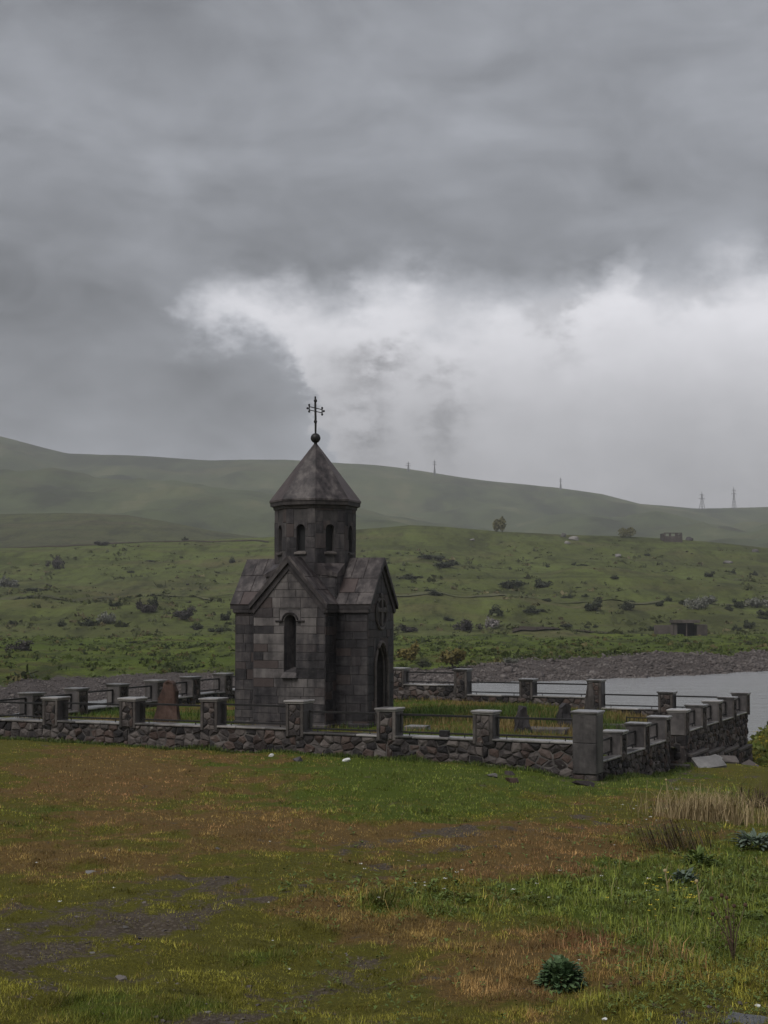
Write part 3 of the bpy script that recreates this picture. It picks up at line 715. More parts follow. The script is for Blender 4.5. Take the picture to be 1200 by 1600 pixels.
# --- arm roofs: stone slabs on both slopes, cornices and raking mouldings
def arm_roof(O, A, reach, seed):
    """O = lower middle of the end face, A to the right along it, N outwards"""
    r = random.Random(seed); A = np.array(A, float); N = np.cross(A, Zv); O = np.array(O, float)
    rf = MB(); L0, L1 = -reach-.04, .12                 # along N
    hw = H+.09; zt = ZR+.04; ze = zt-PITCHR*hw
    for sg in (-1, 1):                                  # under-slab with the thick raking edge
        v = []
        for n_ in (L0, L1):
            for x, z in ((0, zt-.015), (sg*hw, ze-.015), (sg*hw, ze-.12), (0, zt-.155)): v.append(O+A*x+N*n_+Zv*z)
        f = [(0, 1, 5, 4), (1, 2, 6, 5), (2, 3, 7, 6), (3, 0, 4, 7), (3, 2, 1, 0), (4, 5, 6, 7)]
        rf.add(v, f if sg > 0 else [q[::-1] for q in f])
    ro = rf.build('roof', M['cornice'], chapel)
    mo = MB()                                           # inner raking moulding, set back
    for sg in (-1, 1):
        v = []
        for n_ in (-.02, .055):
            for x, z in ((0, zt-.15), (sg*(hw-.04), ze-.10), (sg*(hw-.10), ze-.24), (0, zt-.33)): v.append(O+A*x+N*n_+Zv*z)
        f = [(0, 1, 5, 4), (1, 2, 6, 5), (2, 3, 7, 6), (3, 0, 4, 7), (4, 5, 6, 7)]
        mo.add(v, f if sg > 0 else [q[::-1] for q in f])
        e = O+A*sg*(H+.03)+Zv*(ze-.16)                  # horizontal cornice under the eaves
        a, b = e-N*(reach+.02), e+N*.05
        ax = A*sg*.05
        c8 = [a-ax, a+ax, b+ax, b-ax]; v = [p_-Zv*.05 for p_ in c8]+[p_+Zv*.05 for p_ in c8]
        f = [(0, 3, 2, 1), (4, 5, 6, 7), (0, 1, 5, 4), (1, 2, 6, 5), (2, 3, 7, 6), (3, 0, 4, 7)]
        mo.add(v, f if sg > 0 else [q[::-1] for q in f])
    mo.build('cornice', M['cornice'], ro)
    for sg in (-1, 1):
        S = A*sg*hw+Zv*(ze-zt); Lh = np.linalg.norm(S); S /= Lh; Nn = np.cross(S, N)*(1 if sg < 0 else -1)
        if Nn[2] < 0: Nn = -Nn
        cuts_s = [0, Lh*r.uniform(.36, .46), Lh*r.uniform(.68, .76), Lh+.012]
        for i in range(3):
            cuts_n = [L0] + sorted(L0+(L1-L0)*q for q in ((r.uniform(.25, .4), r.uniform(.58, .75)) if i != 1 else (r.uniform(.42, .6),)))+[L1+.006]
            for j in range(len(cuts_n)-1):
                g = .003; po = [(cuts_s[i]+g, cuts_n[j]+g), (cuts_s[i+1]-g*.2, cuts_n[j]+g), (cuts_s[i+1]-g*.2, cuts_n[j+1]-g), (cuts_s[i]+g, cuts_n[j+1]-g)]
                c = np.array(po).mean(0); m2 = MB(); m2.piece(np.array(po)-c, (0, 0, 0), S, N, Nn, .022+.012*(2-i)/2+r.uniform(-.004, .006), .008, .02)
                m2.build('roof_slab', M['roof_stone'], ro, tuple(O+Zv*zt+S*c[0]+N*c[1]))
arm_roof(O, X_, AF, 1); arm_roof(OR, Y_, AS, 2); arm_roof((-H-AS, 0, 0), -Y_, AS, 3); arm_roof((0, H+AB, 0), -X_, AB, 4)
# --- crossing, its corner caps, and the drum
ZC = 4.02; ZD0 = 4.30; ZD1 = 5.80; RD = H/math.cos(math.pi/8)+.01
mb = MB(); mb.box(-H, H, -H, H, ZE-.4, ZC); cr = mb.build('crossing', M['core'], chapel)
ashlar(cr, (H, -H, 0), X_*0+(-Y_)*0+X_, (0, -1, 0), -.45, 0, ZE, ZC, seed=21)
ashlar(cr, (H, -H, 0), Y_, (1, 0, 0), 0, .45, ZE, ZC, seed=22)
for sx_, sy_ in ((1, -1), (-1, -1), (1, 1), (-1, 1)):
    k = H*math.tan(math.pi/8); e = .05
    tip = np.array((sx_*(H+e), sy_*(H+e), ZC)); a = np.array((sx_*k, sy_*(H+.02), ZC+.30)); b = np.array((sx_*(H+.02), sy_*k, ZC+.30))
    v = [tip, a, b, tip-Zv*.07, a-Zv*.30, b-Zv*.30]; f = [(0, 1, 2), (3, 5, 4), (0, 3, 4, 1), (1, 4, 5, 2), (2, 5, 3, 0)]
    if sx_*sy_ > 0: f = [q[::-1] for q in f]
    mb = MB(); mb.add(v, f); mb.build('corner_cap', M['roof_stone'], cr)
drum = bpy.data.objects.new('drum', None)
mbc = MB(); dparts = []
S8 = 2*RD*math.sin(math.pi/8); WD, DZ0, DZ1 = .25, 4.62, 5.22
for k in range(8):
    an = -math.pi/2+k*math.pi/4; N = np.array((math.cos(an), math.sin(an), 0)); A = np.cross(Zv, N)
    Of = N*RD*math.cos(math.pi/8)
    face(mbc, Of, A, [(-S8/2, ZC-.3), (S8/2, ZC-.3), (S8/2, ZD1), (-S8/2, ZD1)], arch(0, WD, DZ0, DZ1), .16)
    dparts.append((Of, A, N))
dr_o = mbc.build('drum', M['core'], chapel)
for k, (Of, A, N) in enumerate(dparts):
    ashlar(dr_o, Of, A, N, -S8/2+.004, S8/2-.004, ZC-.05, ZD1, ch=.36, seed=40+k, holes=[(-WD/2, WD/2, DZ0, DZ1), (-WD/2-.07, WD/2+.07, DZ1, DZ1+WD/2+.1)], wmin=.2, wmax=.62, d=.012)
    arch_blocks(dr_o, Of, A, N, 0, WD, DZ1, WD/2+.068, DZ1+WD/2+.095, 'ashlar', d=.012)
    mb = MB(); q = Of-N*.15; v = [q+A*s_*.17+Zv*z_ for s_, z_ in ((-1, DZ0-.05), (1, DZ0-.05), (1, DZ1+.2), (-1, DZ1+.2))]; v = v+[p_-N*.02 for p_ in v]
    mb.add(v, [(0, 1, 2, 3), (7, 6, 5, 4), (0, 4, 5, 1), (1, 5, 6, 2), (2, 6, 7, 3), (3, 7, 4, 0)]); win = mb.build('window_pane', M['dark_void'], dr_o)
    mb = MB(); v = [Of+A*s_*.17+N*n_+Zv*z_ for n_, z_ in ((-.05, DZ0+.02), (.06, DZ0-.03), (.06, DZ0-.07), (-.05, DZ0-.07)) for s_ in (-1, 1)]
    mb.add(v, [(0, 1, 3, 2)[::-1], (2, 3, 5, 4)[::-1], (4, 5, 7, 6)[::-1], (6, 7, 1, 0)[::-1], (0, 2, 4, 6)[::-1], (1, 7, 5, 3)[::-1]]); mb.build('window_sill', M['strip'], win)
# drum cornice and the pointed roof, one stone slab to each facet
def octa(r_, z): return [np.array((r_*math.cos(-math.pi/2+math.pi/8+k*math.pi/4), r_*math.sin(-math.pi/2+math.pi/8+k*math.pi/4), z)) for k in range(8)]
mb = MB(); lv = [octa(RD-.02, ZD1-.05), octa(RD+.035, ZD1-.03), octa(RD+.05, ZD1+.04), octa(RD+.12, ZD1+.06), octa(RD+.13, ZD1+.17), octa(RD-.1, ZD1+.18)]
v = [p_ for l in lv for p_ in l]; f = [(i*8+k, i*8+(k+1) % 8, (i+1)*8+(k+1) % 8, (i+1)*8+k) for i in range(5) for k in range(8)]
mb.add(v, f); pr = mb.build('roof', M['cornice'], chapel); pr['label'] = 'pointed octagonal roof over the drum'
ZA = ZD1+1.84
e8 = octa(RD+.15, ZD1+.165); e8b = octa(RD+.15, ZD1+.215); ap = np.array((0, 0, ZA))
for k in range(8):
    a, b, a1, b1 = e8[k], e8[(k+1) % 8], e8b[k], e8b[(k+1) % 8]; c = (a+b)/2
    s_ = .006; a = a+(c-a)*s_; b = b+(c-b)*s_; a1 = a1+(c-a1)*s_*[1, 1, 0]; b1 = b1+(c-b1)*s_*[1, 1, 0]
    mid = (ap*.5+a1*.5, ap*.5+b1*.5)
    mb = MB(); mb.add([a, b, b1, a1, mid[1]+Zv*.004, mid[0]+Zv*.004, ap], [(0, 1, 2, 3), (3, 2, 4, 5), (5, 4, 6), (0, 3, 5, 6), (1, 6, 4, 2)]); mb.build('roof_slab', M['roof_stone'], pr)
# ball and cross
ZK = ZA+.10
mb = MB(); mb.ball((0, 0, ZK), .135, 20, 14); mb.tube([(0, 0, ZA-.15), (0, 0, ZK)], .05, 8); fin = mb.build('finial', M['iron'], chapel, smooth=True)
mb = MB(); z0 = ZK+.12
mb.tube([(0, 0, z0), (0, 0, z0+.36), (-.01, 0, z0+.78), (-.012, 0, z0+1.02)], [.028, .033, .032, .024], 8)
for z_ in (z0+.33, z0+.90): mb.ball((-.005, 0, z_), .05, 8, 6)
for dz in (.045, -.045):                                # two slanting rods make the crossbar
    mb.tube([(-.19, 0, z0+.655+dz+.05), (.19, 0, z0+.655+dz-.05)], .013, 6)
for sg in (-1, 1):
    cx = sg*.19; cz2 = z0+.655-sg*.05
    mb.tube([(cx, 0, cz2-.08), (cx, 0, cz2+.08)], .018, 6)
    for q in ((cx, cz2+.09), (cx, cz2-.09), (cx+sg*.05, cz2)): mb.ball((q[0], 0, q[1]), .032, 8, 6)
mb.build('cross', M['iron'], fin)

# ------------------------------------------------------------------ churchyard walls
ZT = lambda v: EYE+v
def build_wall(name, label, axis, side, n, sp, caps, sills, face_dirs, stone, skip=(), seed=1, corner=None, drop_first=False, sweep=1):
    """axis: 'x' wall runs to local -x ; 'y' wall runs to local +y. side: local offset of the other axis"""
    org = yard(0 if axis == 'x' else side, side if axis == 'x' else 0)
    wl = tag(thing(name, (org[0], org[1], EYE-3.5), -TH, label, 'wall'), kind='thing')
    A = -X_ if axis == 'x' else Y_; rel = 3.5; r = random.Random(seed)
    def put(mb, nm, mtl, par, s, z):                       # a piece placed at distance s along the wall
        return mb.build(nm, M[mtl], par, tuple(A*s+Zv*z))
    # local builders use (s, t, z): s along the wall, t across it; t>0 = local -y (front) or +x (right)
    Tn = -Y_ if axis == 'x' else X_
    def lbox(mb, s0, s1, t0, t1, z0, z1, b=.012):
        tmp = MB(); tmp.cbox(s0, s1, t0, t1, z0, z1, b)
        v = [A*p[0]+Tn*p[1]+Zv*p[2] for p in tmp.v]
        flip = np.dot(np.cross(A, Tn), Zv) < 0
        mb.add(v, [q[::-1] if flip else q for q in tmp.f])
    def low(i):
        q = np.linspace(i*sp-.3, (i+1)*sp+.3, 9); off = .25*sweep
        x, y = yard(-q, side-off) if axis == 'x' else yard(side+off, q)
        g = ground_z(x, y) if sweep*(1 if side == 0 else -1) > 0 else inner_z(*to_yard(x, y))-.08
        return float(np.min(g))-EYE-.10
    zbot = [low(i) for i in range(n)]
    for i in range(n):
        if i in skip: continue
        s0, s1 = i*sp, (i+1)*sp; zs = sills[i]+rel
        mb = MB(); lbox(mb, -sp/2, sp/2, -.178, .178, zbot[i]+rel-.6, zs-.05, .004); put(mb, 'wall_core', 'mortar', wl, (s0+s1)/2, 0)
        # rubble facing
        for sg in stone:
            for poly in voronoi(s0, s1, zbot[i]+rel, zs-.055, .25, .165, .012, seed*100+i*7+sg):
                P = np.array(poly); c = P.mean(0); m2 = MB()
                m2.piece(P-c, (0, 0, 0), A, Zv, Tn*sg, .042+r.uniform(-.014, .028), .026, .05, .018)
                m2.build('stone', M['rubble'], wl, tuple(A*c[0]+Zv*c[1]+Tn*sg*.16))
        # coping slabs
        cuts = [s0+.22, s0+sp*r.uniform(.30, .38), s0+sp*r.uniform(.66, .74), s1-.22]
        for a, b in zip(cuts, cuts[1:]):
            mb = MB(); lbox(mb, -(b-a)/2+.004, (b-a)/2-.004, -.24, .24, -.05, 0, .012)
            o = put(mb, 'coping_slab', 'wet_cap', wl, (a+b)/2, zs); o.rotation_euler = (r.uniform(-.006, .006), r.uniform(-.006, .006), 0)
        # iron frame between the posts
        zt = min(caps[i], caps[i+1])+rel-.13; zb = zs+.055; mb = MB(); a, b = -sp/2+.26, sp/2-.26
        for q in ((a, b, zt-.048, zt), (a, b, zb, zb+.04)): lbox(mb, q[0], q[1], -.02, .02, q[2], q[3], .004)
        for q in (a, b-.038): lbox(mb, q, q+.038, -.0185, .0185, zb+.001, zt-.001, .004)
        for q in (a+.25, b-.25): lbox(mb, q, q+.02, -.014, .014, zs-.02, zb+.01, .003)
        put(mb, 'rail_frame', 'iron', wl, (s0+s1)/2, 0)
    for i in range(n+1):
        if i == 0 and drop_first: continue
        if corner and i in corner and corner[i] is None: continue
        ss = [sills[j] for j in (i-1, i) if 0 <= j < n and j not in skip]; zlo = min(ss)+rel-.12; zc = caps[i]+rel
        gp = any(j in skip for j in (i-1, i)); tall = corner and corner.get(i) == 'tall'
        if tall: zlo = zc-1.36
        hw = .24 if not tall else .27
        mb = MB(); lbox(mb, -hw, hw, -hw+.03, hw-.03, zlo, zc-.04, .012)
        for sg in (-1, 1):
            for a, b in ((-hw+.0015, -hw+.075), (hw-.075, hw-.0015)): lbox(mb, a, b, sg*(hw-.02)-.02, sg*(hw-.02)+.02, zlo+.002, zc-.045, .006)
        po = put(mb, 'post', 'slab' if tall else 'strip', wl, i*sp, 0); po.rotation_euler = (r.uniform(-.006, .006), r.uniform(-.006, .006), r.uniform(-.03, .03))
        mb = MB(); lbox(mb, -hw-.04, hw+.04, -hw-.04, hw+.04, -.05, 0, .012); lbox(mb, -hw-.015, hw+.015, -hw-.015, hw+.015, -.085, -.052, .008)
        c_ = mb.build('cap', M['wet_cap'], po, (0, 0, zc)); c_.rotation_euler = (r.uniform(-.01, .01), r.uniform(-.01, .01), 0)
        # side slabs and rubble panels
        for sg in (-1, 1):
            mb = MB(); v0 = hw
            lbox(mb, sg*hw-.006, sg*hw+.012, -hw+.035, hw-.035, zlo+.01, zc-.088, .004); mb.build('side_slab', M['slab'], po)
        for sg in face_dirs:
            if tall:
                for a, b in ((zlo+.003, zlo+.66), (zlo+.67, zc-.09)):
                    mb = MB(); lbox(mb, -hw+.004, hw-.004, sg*hw-.02, sg*hw+.014, a, b, .008); mb.build('face_slab', M['slab'], po)
            else:
                for poly in voronoi(-hw+.085, hw-.085, zlo+.02, zc-.10, .15, .14, .012, seed*31+i*5+sg):
                    P = np.array(poly); c = P.mean(0); m2 = MB(); m2.piece(P-c, (0, 0, 0), A, Zv, Tn*sg, .03+r.uniform(-.012, .02), .018, .06, .008)
                    m2.build('stone', M['rubble'], po, tuple(A*c[0]+Zv*c[1]+Tn*sg*(hw-.04)))
        if tall or gp:
            bh = .75 if tall else zlo-(zbot[min(i, n-1)]+rel)+.05
            for sg in face_dirs+[-1]:
                for poly in voronoi(-hw, hw, zlo-bh, zlo-.005, .24, .2, .014, 900+sg+i):
                    P = np.array(poly); c = P.mean(0); m2 = MB(); m2.piece(P-c, (0, 0, 0), A, Zv, Tn*sg, .04, .03, .1, .014)
                    m2.build('stone', M['rubble'], po, tuple(A*c[0]+Zv*c[1]+Tn*sg*(hw-.05)))
            mb = MB(); lbox(mb, -hw+.03, hw-.03, -hw+.03, hw-.03, zlo-bh-.1, zlo, .01); mb.build('post_base', M['mortar'], po)
            for sg in (-1, 1):
                for poly in voronoi(-hw+.02, hw-.02, zlo-bh, zlo-.005, .24, .2, .014, 930+sg+i):
                    P = np.array(poly); c = P.mean(0); m2 = MB(); m2.piece(P-c, (0, 0, 0), Tn, Zv, A*sg, .04, .03, .1, .014)
                    m2.build('stone', M['rubble'], po, tuple(Tn*c[0]+Zv*c[1]+A*sg*(hw-.05)))
    return wl
fcaps = [-2.19, -2.25, -2.25, -2.13, -2.14, -2.19, -2.23, -2.26]
build_wall('stone_wall', 'front rubble wall with iron rails, nearest the camera, ending at the tall square pillar', 'x', 0, 7, SX, fcaps,
           [-2.87, -2.88, -2.88, -2.80, -2.81, -2.82, -2.84], [1], [1], seed=2, corner={0: 'tall'})
rcaps = [-2.19, -2.77, -2.73, -2.70, -2.65, -2.63, -2.63, -2.63, -2.60]
build_wall('stone_wall', 'right rubble wall of the yard with the open gateway, running back towards the lake', 'y', 0, 8, SY, rcaps,
           [-3.31, -3.31, -3.28, 0, -3.22, -3.22, -3.22, -3.2], [1], [1], skip=(3,), seed=3, corner={0: None})
build_wall('stone_wall', 'back rubble wall of the yard with rails against the lake water', 'x', SY*NY, 7, SX, [-2.6, -2.62, -2.28, -2.30, -2.0, -2.0, -2.0, -2.0],
           [-3.2, -3.2, -2.86, -2.87, -2.56, -2.56, -2.56], [1], [1], seed=4, drop_first=True)
lcaps = list(np.interp(range(9), [0, 1, 6, 8], [-2.26, -2.27, -2.12, -2.02]))
build_wall('stone_wall', 'left rubble wall of the yard, its row of capped posts receding behind the chapel', 'y', -SX*NX, 8, SY, lcaps,
           list(np.interp(range(8), [0, 7], [-2.93, -2.66])), [1], [1], seed=5, corner={0: None, 8: None})

# stepped ledge along the foot of the right wall beyond the gateway
rw = [o for o in bpy.data.objects if o.name.startswith('stone_wall') and 'gateway' in o.get('label', '')][0]
for i in range(4, 8):
    z = np.interp(i+.5, [4, 8], [-3.78, -4.30])+3.5; mb = MB(); mb.cbox(.17, .36, -SY/2+.01, SY/2-.01, -.10, 0, .02)
    mb.build('ledge_slab', M['strip'], rw, (0, (i+.5)*SY, z))
    for poly in voronoi(-SY/2, SY/2, -.8, -.105, .34, .24, .02, 700+i):
        P = np.array(poly); c = P.mean(0); m2 = MB(); m2.piece(P-c, (0, 0, 0), Y_, Zv, X_, .05, .035, .1, .02)
        m2.build('stone', M['rubble'], rw, (.30, (i+.5)*SY+c[0], z+c[1]))
# iron gate leaf swung inwards at the gateway
gx_, gy_ = yard(-.05, 3*SY+.30)
gate = thing('iron_gate', (gx_, gy_, EYE-4.0), -TH+R(8), 'narrow dark iron gate leaf standing open in the gateway of the right wall', 'gate')
mb = MB()
for q in ((0, .03), (.86, .89)): mb.tube([(-q[0]-.015, 0, .05), (-q[0]-.015, 0, 1.25)], .018, 6)
for z_ in (.10, .65, 1.22): mb.tube([(-.01, 0, z_), (-.88, 0, z_)], .014, 6)
mb.build('gate_frame', M['iron'], gate)
for q in np.linspace(.10, .79, 7):
    mb = MB(); mb.tube([(-q, 0, .1), (-q, 0, 1.22)], .009, 5); mb.build('gate_bar', M['iron'], gate)

# ------------------------------------------------------------------ things in the yard
def yard_at(px, py):
    """point of the yard ground under a pixel"""
    y = 40.
    for _ in range(30):
        x = (px-600)/FPX*y; z = float(inner_z(*to_yard(x, y))); y = (EYE-z)*FPX/(py-955)
    return x, y, z
def slab_from(name, pts, base, thick, mtl, label, cat, tilt=0., yaw=0.):
    """standing stone: outline in pixels, cut from a slab of real thickness standing on the yard"""
    bx, by, bz = yard_at(*base); k = by/FPX
    P = [((x-base[0])*k, (base[1]-y)*k) for x, y in pts]; P = P[::-1] if sum(P[i][0]*P[(i+1) % len(P)][1]-P[(i+1) % len(P)][0]*P[i][1] for i in range(len(P))) < 0 else P
    n = len(P); c = (sum(p[0] for p in P)/n, sum(p[1] for p in P)/n)
    ins_ = [(c[0]+(p[0]-c[0])*.9, c[1]+(p[1]-c[1])*.94) for p in P]; r = random.Random(n*7)
    v = [(p[0], thick/2*.8*r.uniform(.8, 1.1), p[1]) for p in P]+[(p[0], -thick/2*.75*r.uniform(.8, 1.1), p[1]) for p in P]+[(p[0], -thick/2, p[1]) for p in ins_]+[(p[0], thick/2, p[1]) for p in ins_]
    f = []
    for i in range(n):
        j = (i+1) % n; f += [(n+i, n+j, j, i), (2*n+i, 2*n+j, n+j, n+i), (i, j, 3*n+j, 3*n+i)]
    f += [tuple(2*n+i for i in range(n)), tuple(3*n+i for i in range(n-1, -1, -1))]
    bm = bmesh.new(); vs = [bm.verts.new(p) for p in v]; [bm.faces.new([vs[i] for i in q]) for q in f]
    bmesh.ops.triangulate(bm, faces=bm.faces); bmesh.ops.subdivide_edges(bm, edges=bm.edges, cuts=2, use_grid_fill=True)
    for p in bm.verts:
        a = np.array(p.co); g = lambda s: float(fbm(a[0]*5+a[1]*3+7, a[2]*5+a[1]*4, 3, s))-.5
        p.co += Vector((g(1)*.12, g(2)*.14, g(3)*.10))
    me = bpy.data.meshes.new(name); bm.to_mesh(me); bm.free()
    o = link(name, me, M[mtl], None, (bx, by, bz)); o.rotation_euler = (tilt, 0, yaw); return tag(o, label, cat)
slab_from('standing_stone', [(243,1134),(247,1104),(250,1090),(254,1078),(259,1067),(267,1062),(276,1066),(281,1080),(280,1100),(284,1134)], (264, 1127), .30, 'red_stone', 'rust-red upright standing stone in the yard left of the chapel', 'stone', 0, -.15)
slab_from('gravestone', [(800,1150),(804,1122),(808,1106),(812,1100),(817,1103),(819,1112),(824,1116),(828,1150)], (814, 1143), .22, 'gravestone', 'dark gravestone with a notched pointed top behind the front rail', 'gravestone', .05, .2)
slab_from('gravestone', [(868,1146),(869,1118),(872,1102),(880,1096),(888,1100),(891,1120),(893,1146)], (880, 1138), .20, 'gravestone', 'broad dark gravestone just left of the tall corner pillar', 'gravestone', -.04, .1)
slab_from('standing_stone', [(911,1125),(912,1090),(914,1074),(918,1066),(924,1066),(927,1090),(928,1125)], (920, 1116), .16, 'strip', 'slender pale stone leaning before a post of the back wall', 'stone', -.1, -.2)
def flat_slab(name, px, py, L, Wd, Hh, rz, mtl, label, cat='slab', tilt=(0, 0), outside=False):
    if outside: x, y = [float(q) for q in yard(*outside)]; z = float(ground_z(x, y))
    else: x, y, z = yard_at(px, py)
    mb = MB(); mb.cbox(-L/2, L/2, -Wd/2, Wd/2, -.08, Hh, .02); r = random.Random(int(px))
    mb.v = [(a+r.uniform(-.025, .025), b+r.uniform(-.025, .025), c) for a, b, c in mb.v]
    o = mb.build(name, M[mtl], None, (x, y, z+(Wd/2*math.sin(tilt[0])*.8 if outside else 0))); o.rotation_mode = 'ZXY'; o.rotation_euler = (tilt[0], tilt[1], rz); return tag(o, label, cat)
flat_slab('grave_slab', 852, 1143, 1.15, .7, .13, -.35, 'strip', 'flat grey grave slab between the two dark gravestones')
flat_slab('grave_slab', 652, 1138, .55, .5, .10, -.4, 'pale_slab', 'small pale slab in the grass by the chapel door')
flat_slab('grave_slab', 958, 1138, .95, .4, .16, -.1, 'strip', 'long rough slab lying inside the right wall behind the pillar')
flat_slab('broken_slab', 1096, 1203, .80, .50, .05, .35, 'pale_slab', 'long pale broken slab tilted on the dirt outside the gateway', outside=(.9, 7.9), tilt=(.55, .1))
flat_slab('broken_slab', 1116, 1188, .8, .3, .06, .5, 'pale_slab', 'narrow pale slab lying against the wall foot beyond the gateway', outside=(.62, 9.0), tilt=(.4, -.05))
flat_slab('broken_slab', 1130, 1203, .6, .36, .10, .2, 'strip', 'grey-brown broken slab below the ledge of the right wall', outside=(.95, 9.9), tilt=(.4, .12))
flat_slab('step_stone', 1050, 1180, .9, .35, .12, -.43, 'strip', 'grey stone step in the open gateway', outside=(.05, 7.3))
mb = MB(); bx, by = yard(-3.42, 0); mb.cbox(-.12, .12, -.05, .05, 0, .14, .01)
tag(mb.build('metal_box', M['iron'], None, (bx, by, EYE-2.875), -TH), 'small black metal box standing on the coping of the front wall', 'box')
def rock_mesh(name, r, seed, sc=(1, 1, .7), n=18):
    q = np.random.default_rng(seed); bm = bmesh.new()
    for p in q.normal(size=(n, 3)):
        p = p/np.linalg.norm(p)*(.82+.3*q.random()); bm.verts.new(Vector(p*np.array(sc)*r))
    res = bmesh.ops.convex_hull(bm, input=bm.verts)
    bmesh.ops.delete(bm, geom=[v for v in bm.verts if not v.link_faces], context='VERTS')
    me = bpy.data.meshes.new(name); bm.to_mesh(me); bm.free(); return me
def rock(name, px, py, wpx, mtl, label, cat='stone', sc=(1, 1, .6), seed=None, yaw=0., spot=None):
    x, y, z = [float(q) for q in ground_hit(px, py)]
    if spot: x, y = [float(q) for q in yard(*spot)]; z = float(ground_z(x, y))
    r = wpx/2*y/FPX
    o = link(name, rock_mesh(name, r, seed or int(px+py), sc), M[mtl], None, (x, y, z+r*sc[2]*.35)); o.rotation_euler = (.2, .1, yaw); return tag(o, label, cat)
rock('loose_stone', 801, 1222, 24, 'red_stone', 'reddish rounded stone in the grass left of the tall pillar', sc=(1, .8, .55))
rock('loose_stone', 796, 1211, 20, 'rubble', 'dark stone just behind the reddish stone near the pillar', sc=(1, .8, .5))
rock('loose_stone', 770, 1214, 17, 'boulder', 'pale mossy stone in the grass beside the reddish stone')
rock('loose_stone', 466, 1189, 17, 'gravestone', 'dark lump of stone in the grass below the front wall')
rock('loose_stone', 912, 1226, 44, 'rubble', 'flat footing stone at the base of the tall corner pillar', sc=(1, .7, .22))
rock('loose_stone', 1152, 1196, 40, 'rubble', 'dark tumbled stone below the far end of the right wall', sc=(1, .8, .6), spot=(.7, 14.2))
rock('loose_stone', 1136, 1206, 26, 'bank_stone', 'small grey tumbled stone beside the slabs at the gateway', spot=(.75, 11.0))
rock('boulder', 1188, 1160, 40, 'bank_stone', 'grey boulder on the grassy knoll at the right edge', 'boulder', sc=(1.3, .8, .5))
rock('loose_stone', 142, 1364, 20, 'pale_slab', 'flat grey stone in the turf at the left of the track', sc=(1, .7, .25))
rock('loose_stone', 190, 1529, 26, 'bank_stone', 'flat pale stone half sunk in the moss at lower left', sc=(1, .7, .2))
for px, py, lab in ((340, 1327, 'pale pebble in the grass at the upper end of the track'), (145, 1490, 'flat grey pebble on the gravel patch at far left'), (195, 1450, 'grey pebble in the middle of the gravel patch'), (325, 1582, 'dark wet pebble on the bare soil at the bottom edge')):
    rock('pebble', px, py, 11, 'boulder', lab, 'pebble', sc=(1, .8, .4))
def litter(px, py, wpx, label, seed):
    x, y, z = [float(q) for q in ground_hit(px, py)]; r = wpx/2*y/FPX
    o = link('litter', rock_mesh('litter', r, seed, (1, .7, .55), 26), M['litter'], None, (x, y, z+r*.3)); o.rotation_euler = (.4, .3, seed); tag(o, label, 'litter')
litter(541, 1190, 14, 'crumpled white litter in the grass below the front wall', 3)
litter(424, 1182, 11, 'small white scrap left of the dark stone below the wall', 4)
litter(391, 1174, 10, 'white scrap at the foot of the wall under the chapel', 5)
litter(858, 1190, 10, 'white scrap by the wall foot left of the tall pillar', 6)
litter(887, 1146, 9, 'white scrap lying on the coping side of the corner pillar', 7)
litter(1184, 1574, 13, 'white scrap beside the puddle at the lower right', 8)
litter(944, 1594, 10, 'white scrap at the bottom edge left of the puddle', 9)

# ------------------------------------------------------------------ grass
def blade_mesh(name, P, h, wd, lean, az_, col, curve=False):
    n = len(P); a2 = az_+math.pi/2+rng.normal(size=n)*.6
    sd_ = np.stack([np.cos(a2), np.sin(a2), np.zeros(n)], 1)*wd[:, None]/2
    tip = P+np.stack([np.cos(az_)*lean*h, np.sin(az_)*lean*h, h*np.sqrt(np.maximum(1-lean**2, .1))], 1)
    if curve:
        midp = P+np.stack([np.cos(az_)*lean*h*.28, np.sin(az_)*lean*h*.28, h*.58], 1)
        V = np.stack([P-sd_, P+sd_, midp+sd_*.75, midp-sd_*.75, tip], 1).reshape(-1, 3); k = 5
        b = np.arange(n)[:, None]*5; tri = np.concatenate([b+[0, 1, 2], b+[0, 2, 3], b+[3, 2, 4]], 1).reshape(-1, 3)
    else:
        V = np.stack([P-sd_, P+sd_, tip], 1).reshape(-1, 3); k = 3; tri = np.arange(n*3).reshape(-1, 3)
    me = bpy.data.meshes.new(name); me.vertices.add(len(V)); me.vertices.foreach_set('co', V.astype(np.float32).ravel())
    me.loops.add(tri.size); me.polygons.add(len(tri)); me.loops.foreach_set('vertex_index', tri.ravel().astype(np.int32))
    me.polygons.foreach_set('loop_start', np.arange(0, tri.size, 3, dtype=np.int32)); me.update(calc_edges=True)
    at_ = me.attributes.new('tint', 'FLOAT_COLOR', 'POINT'); c4 = np.ones((n, k, 4), np.float32); c4[:, :, :3] = col[:, None, :]
    at_.data.foreach_set('color', c4.ravel()); return me
def mixc(a, b, k): return np.array(a)[None]*(1-k[:, None])+np.array(b)[None]*k[:, None]
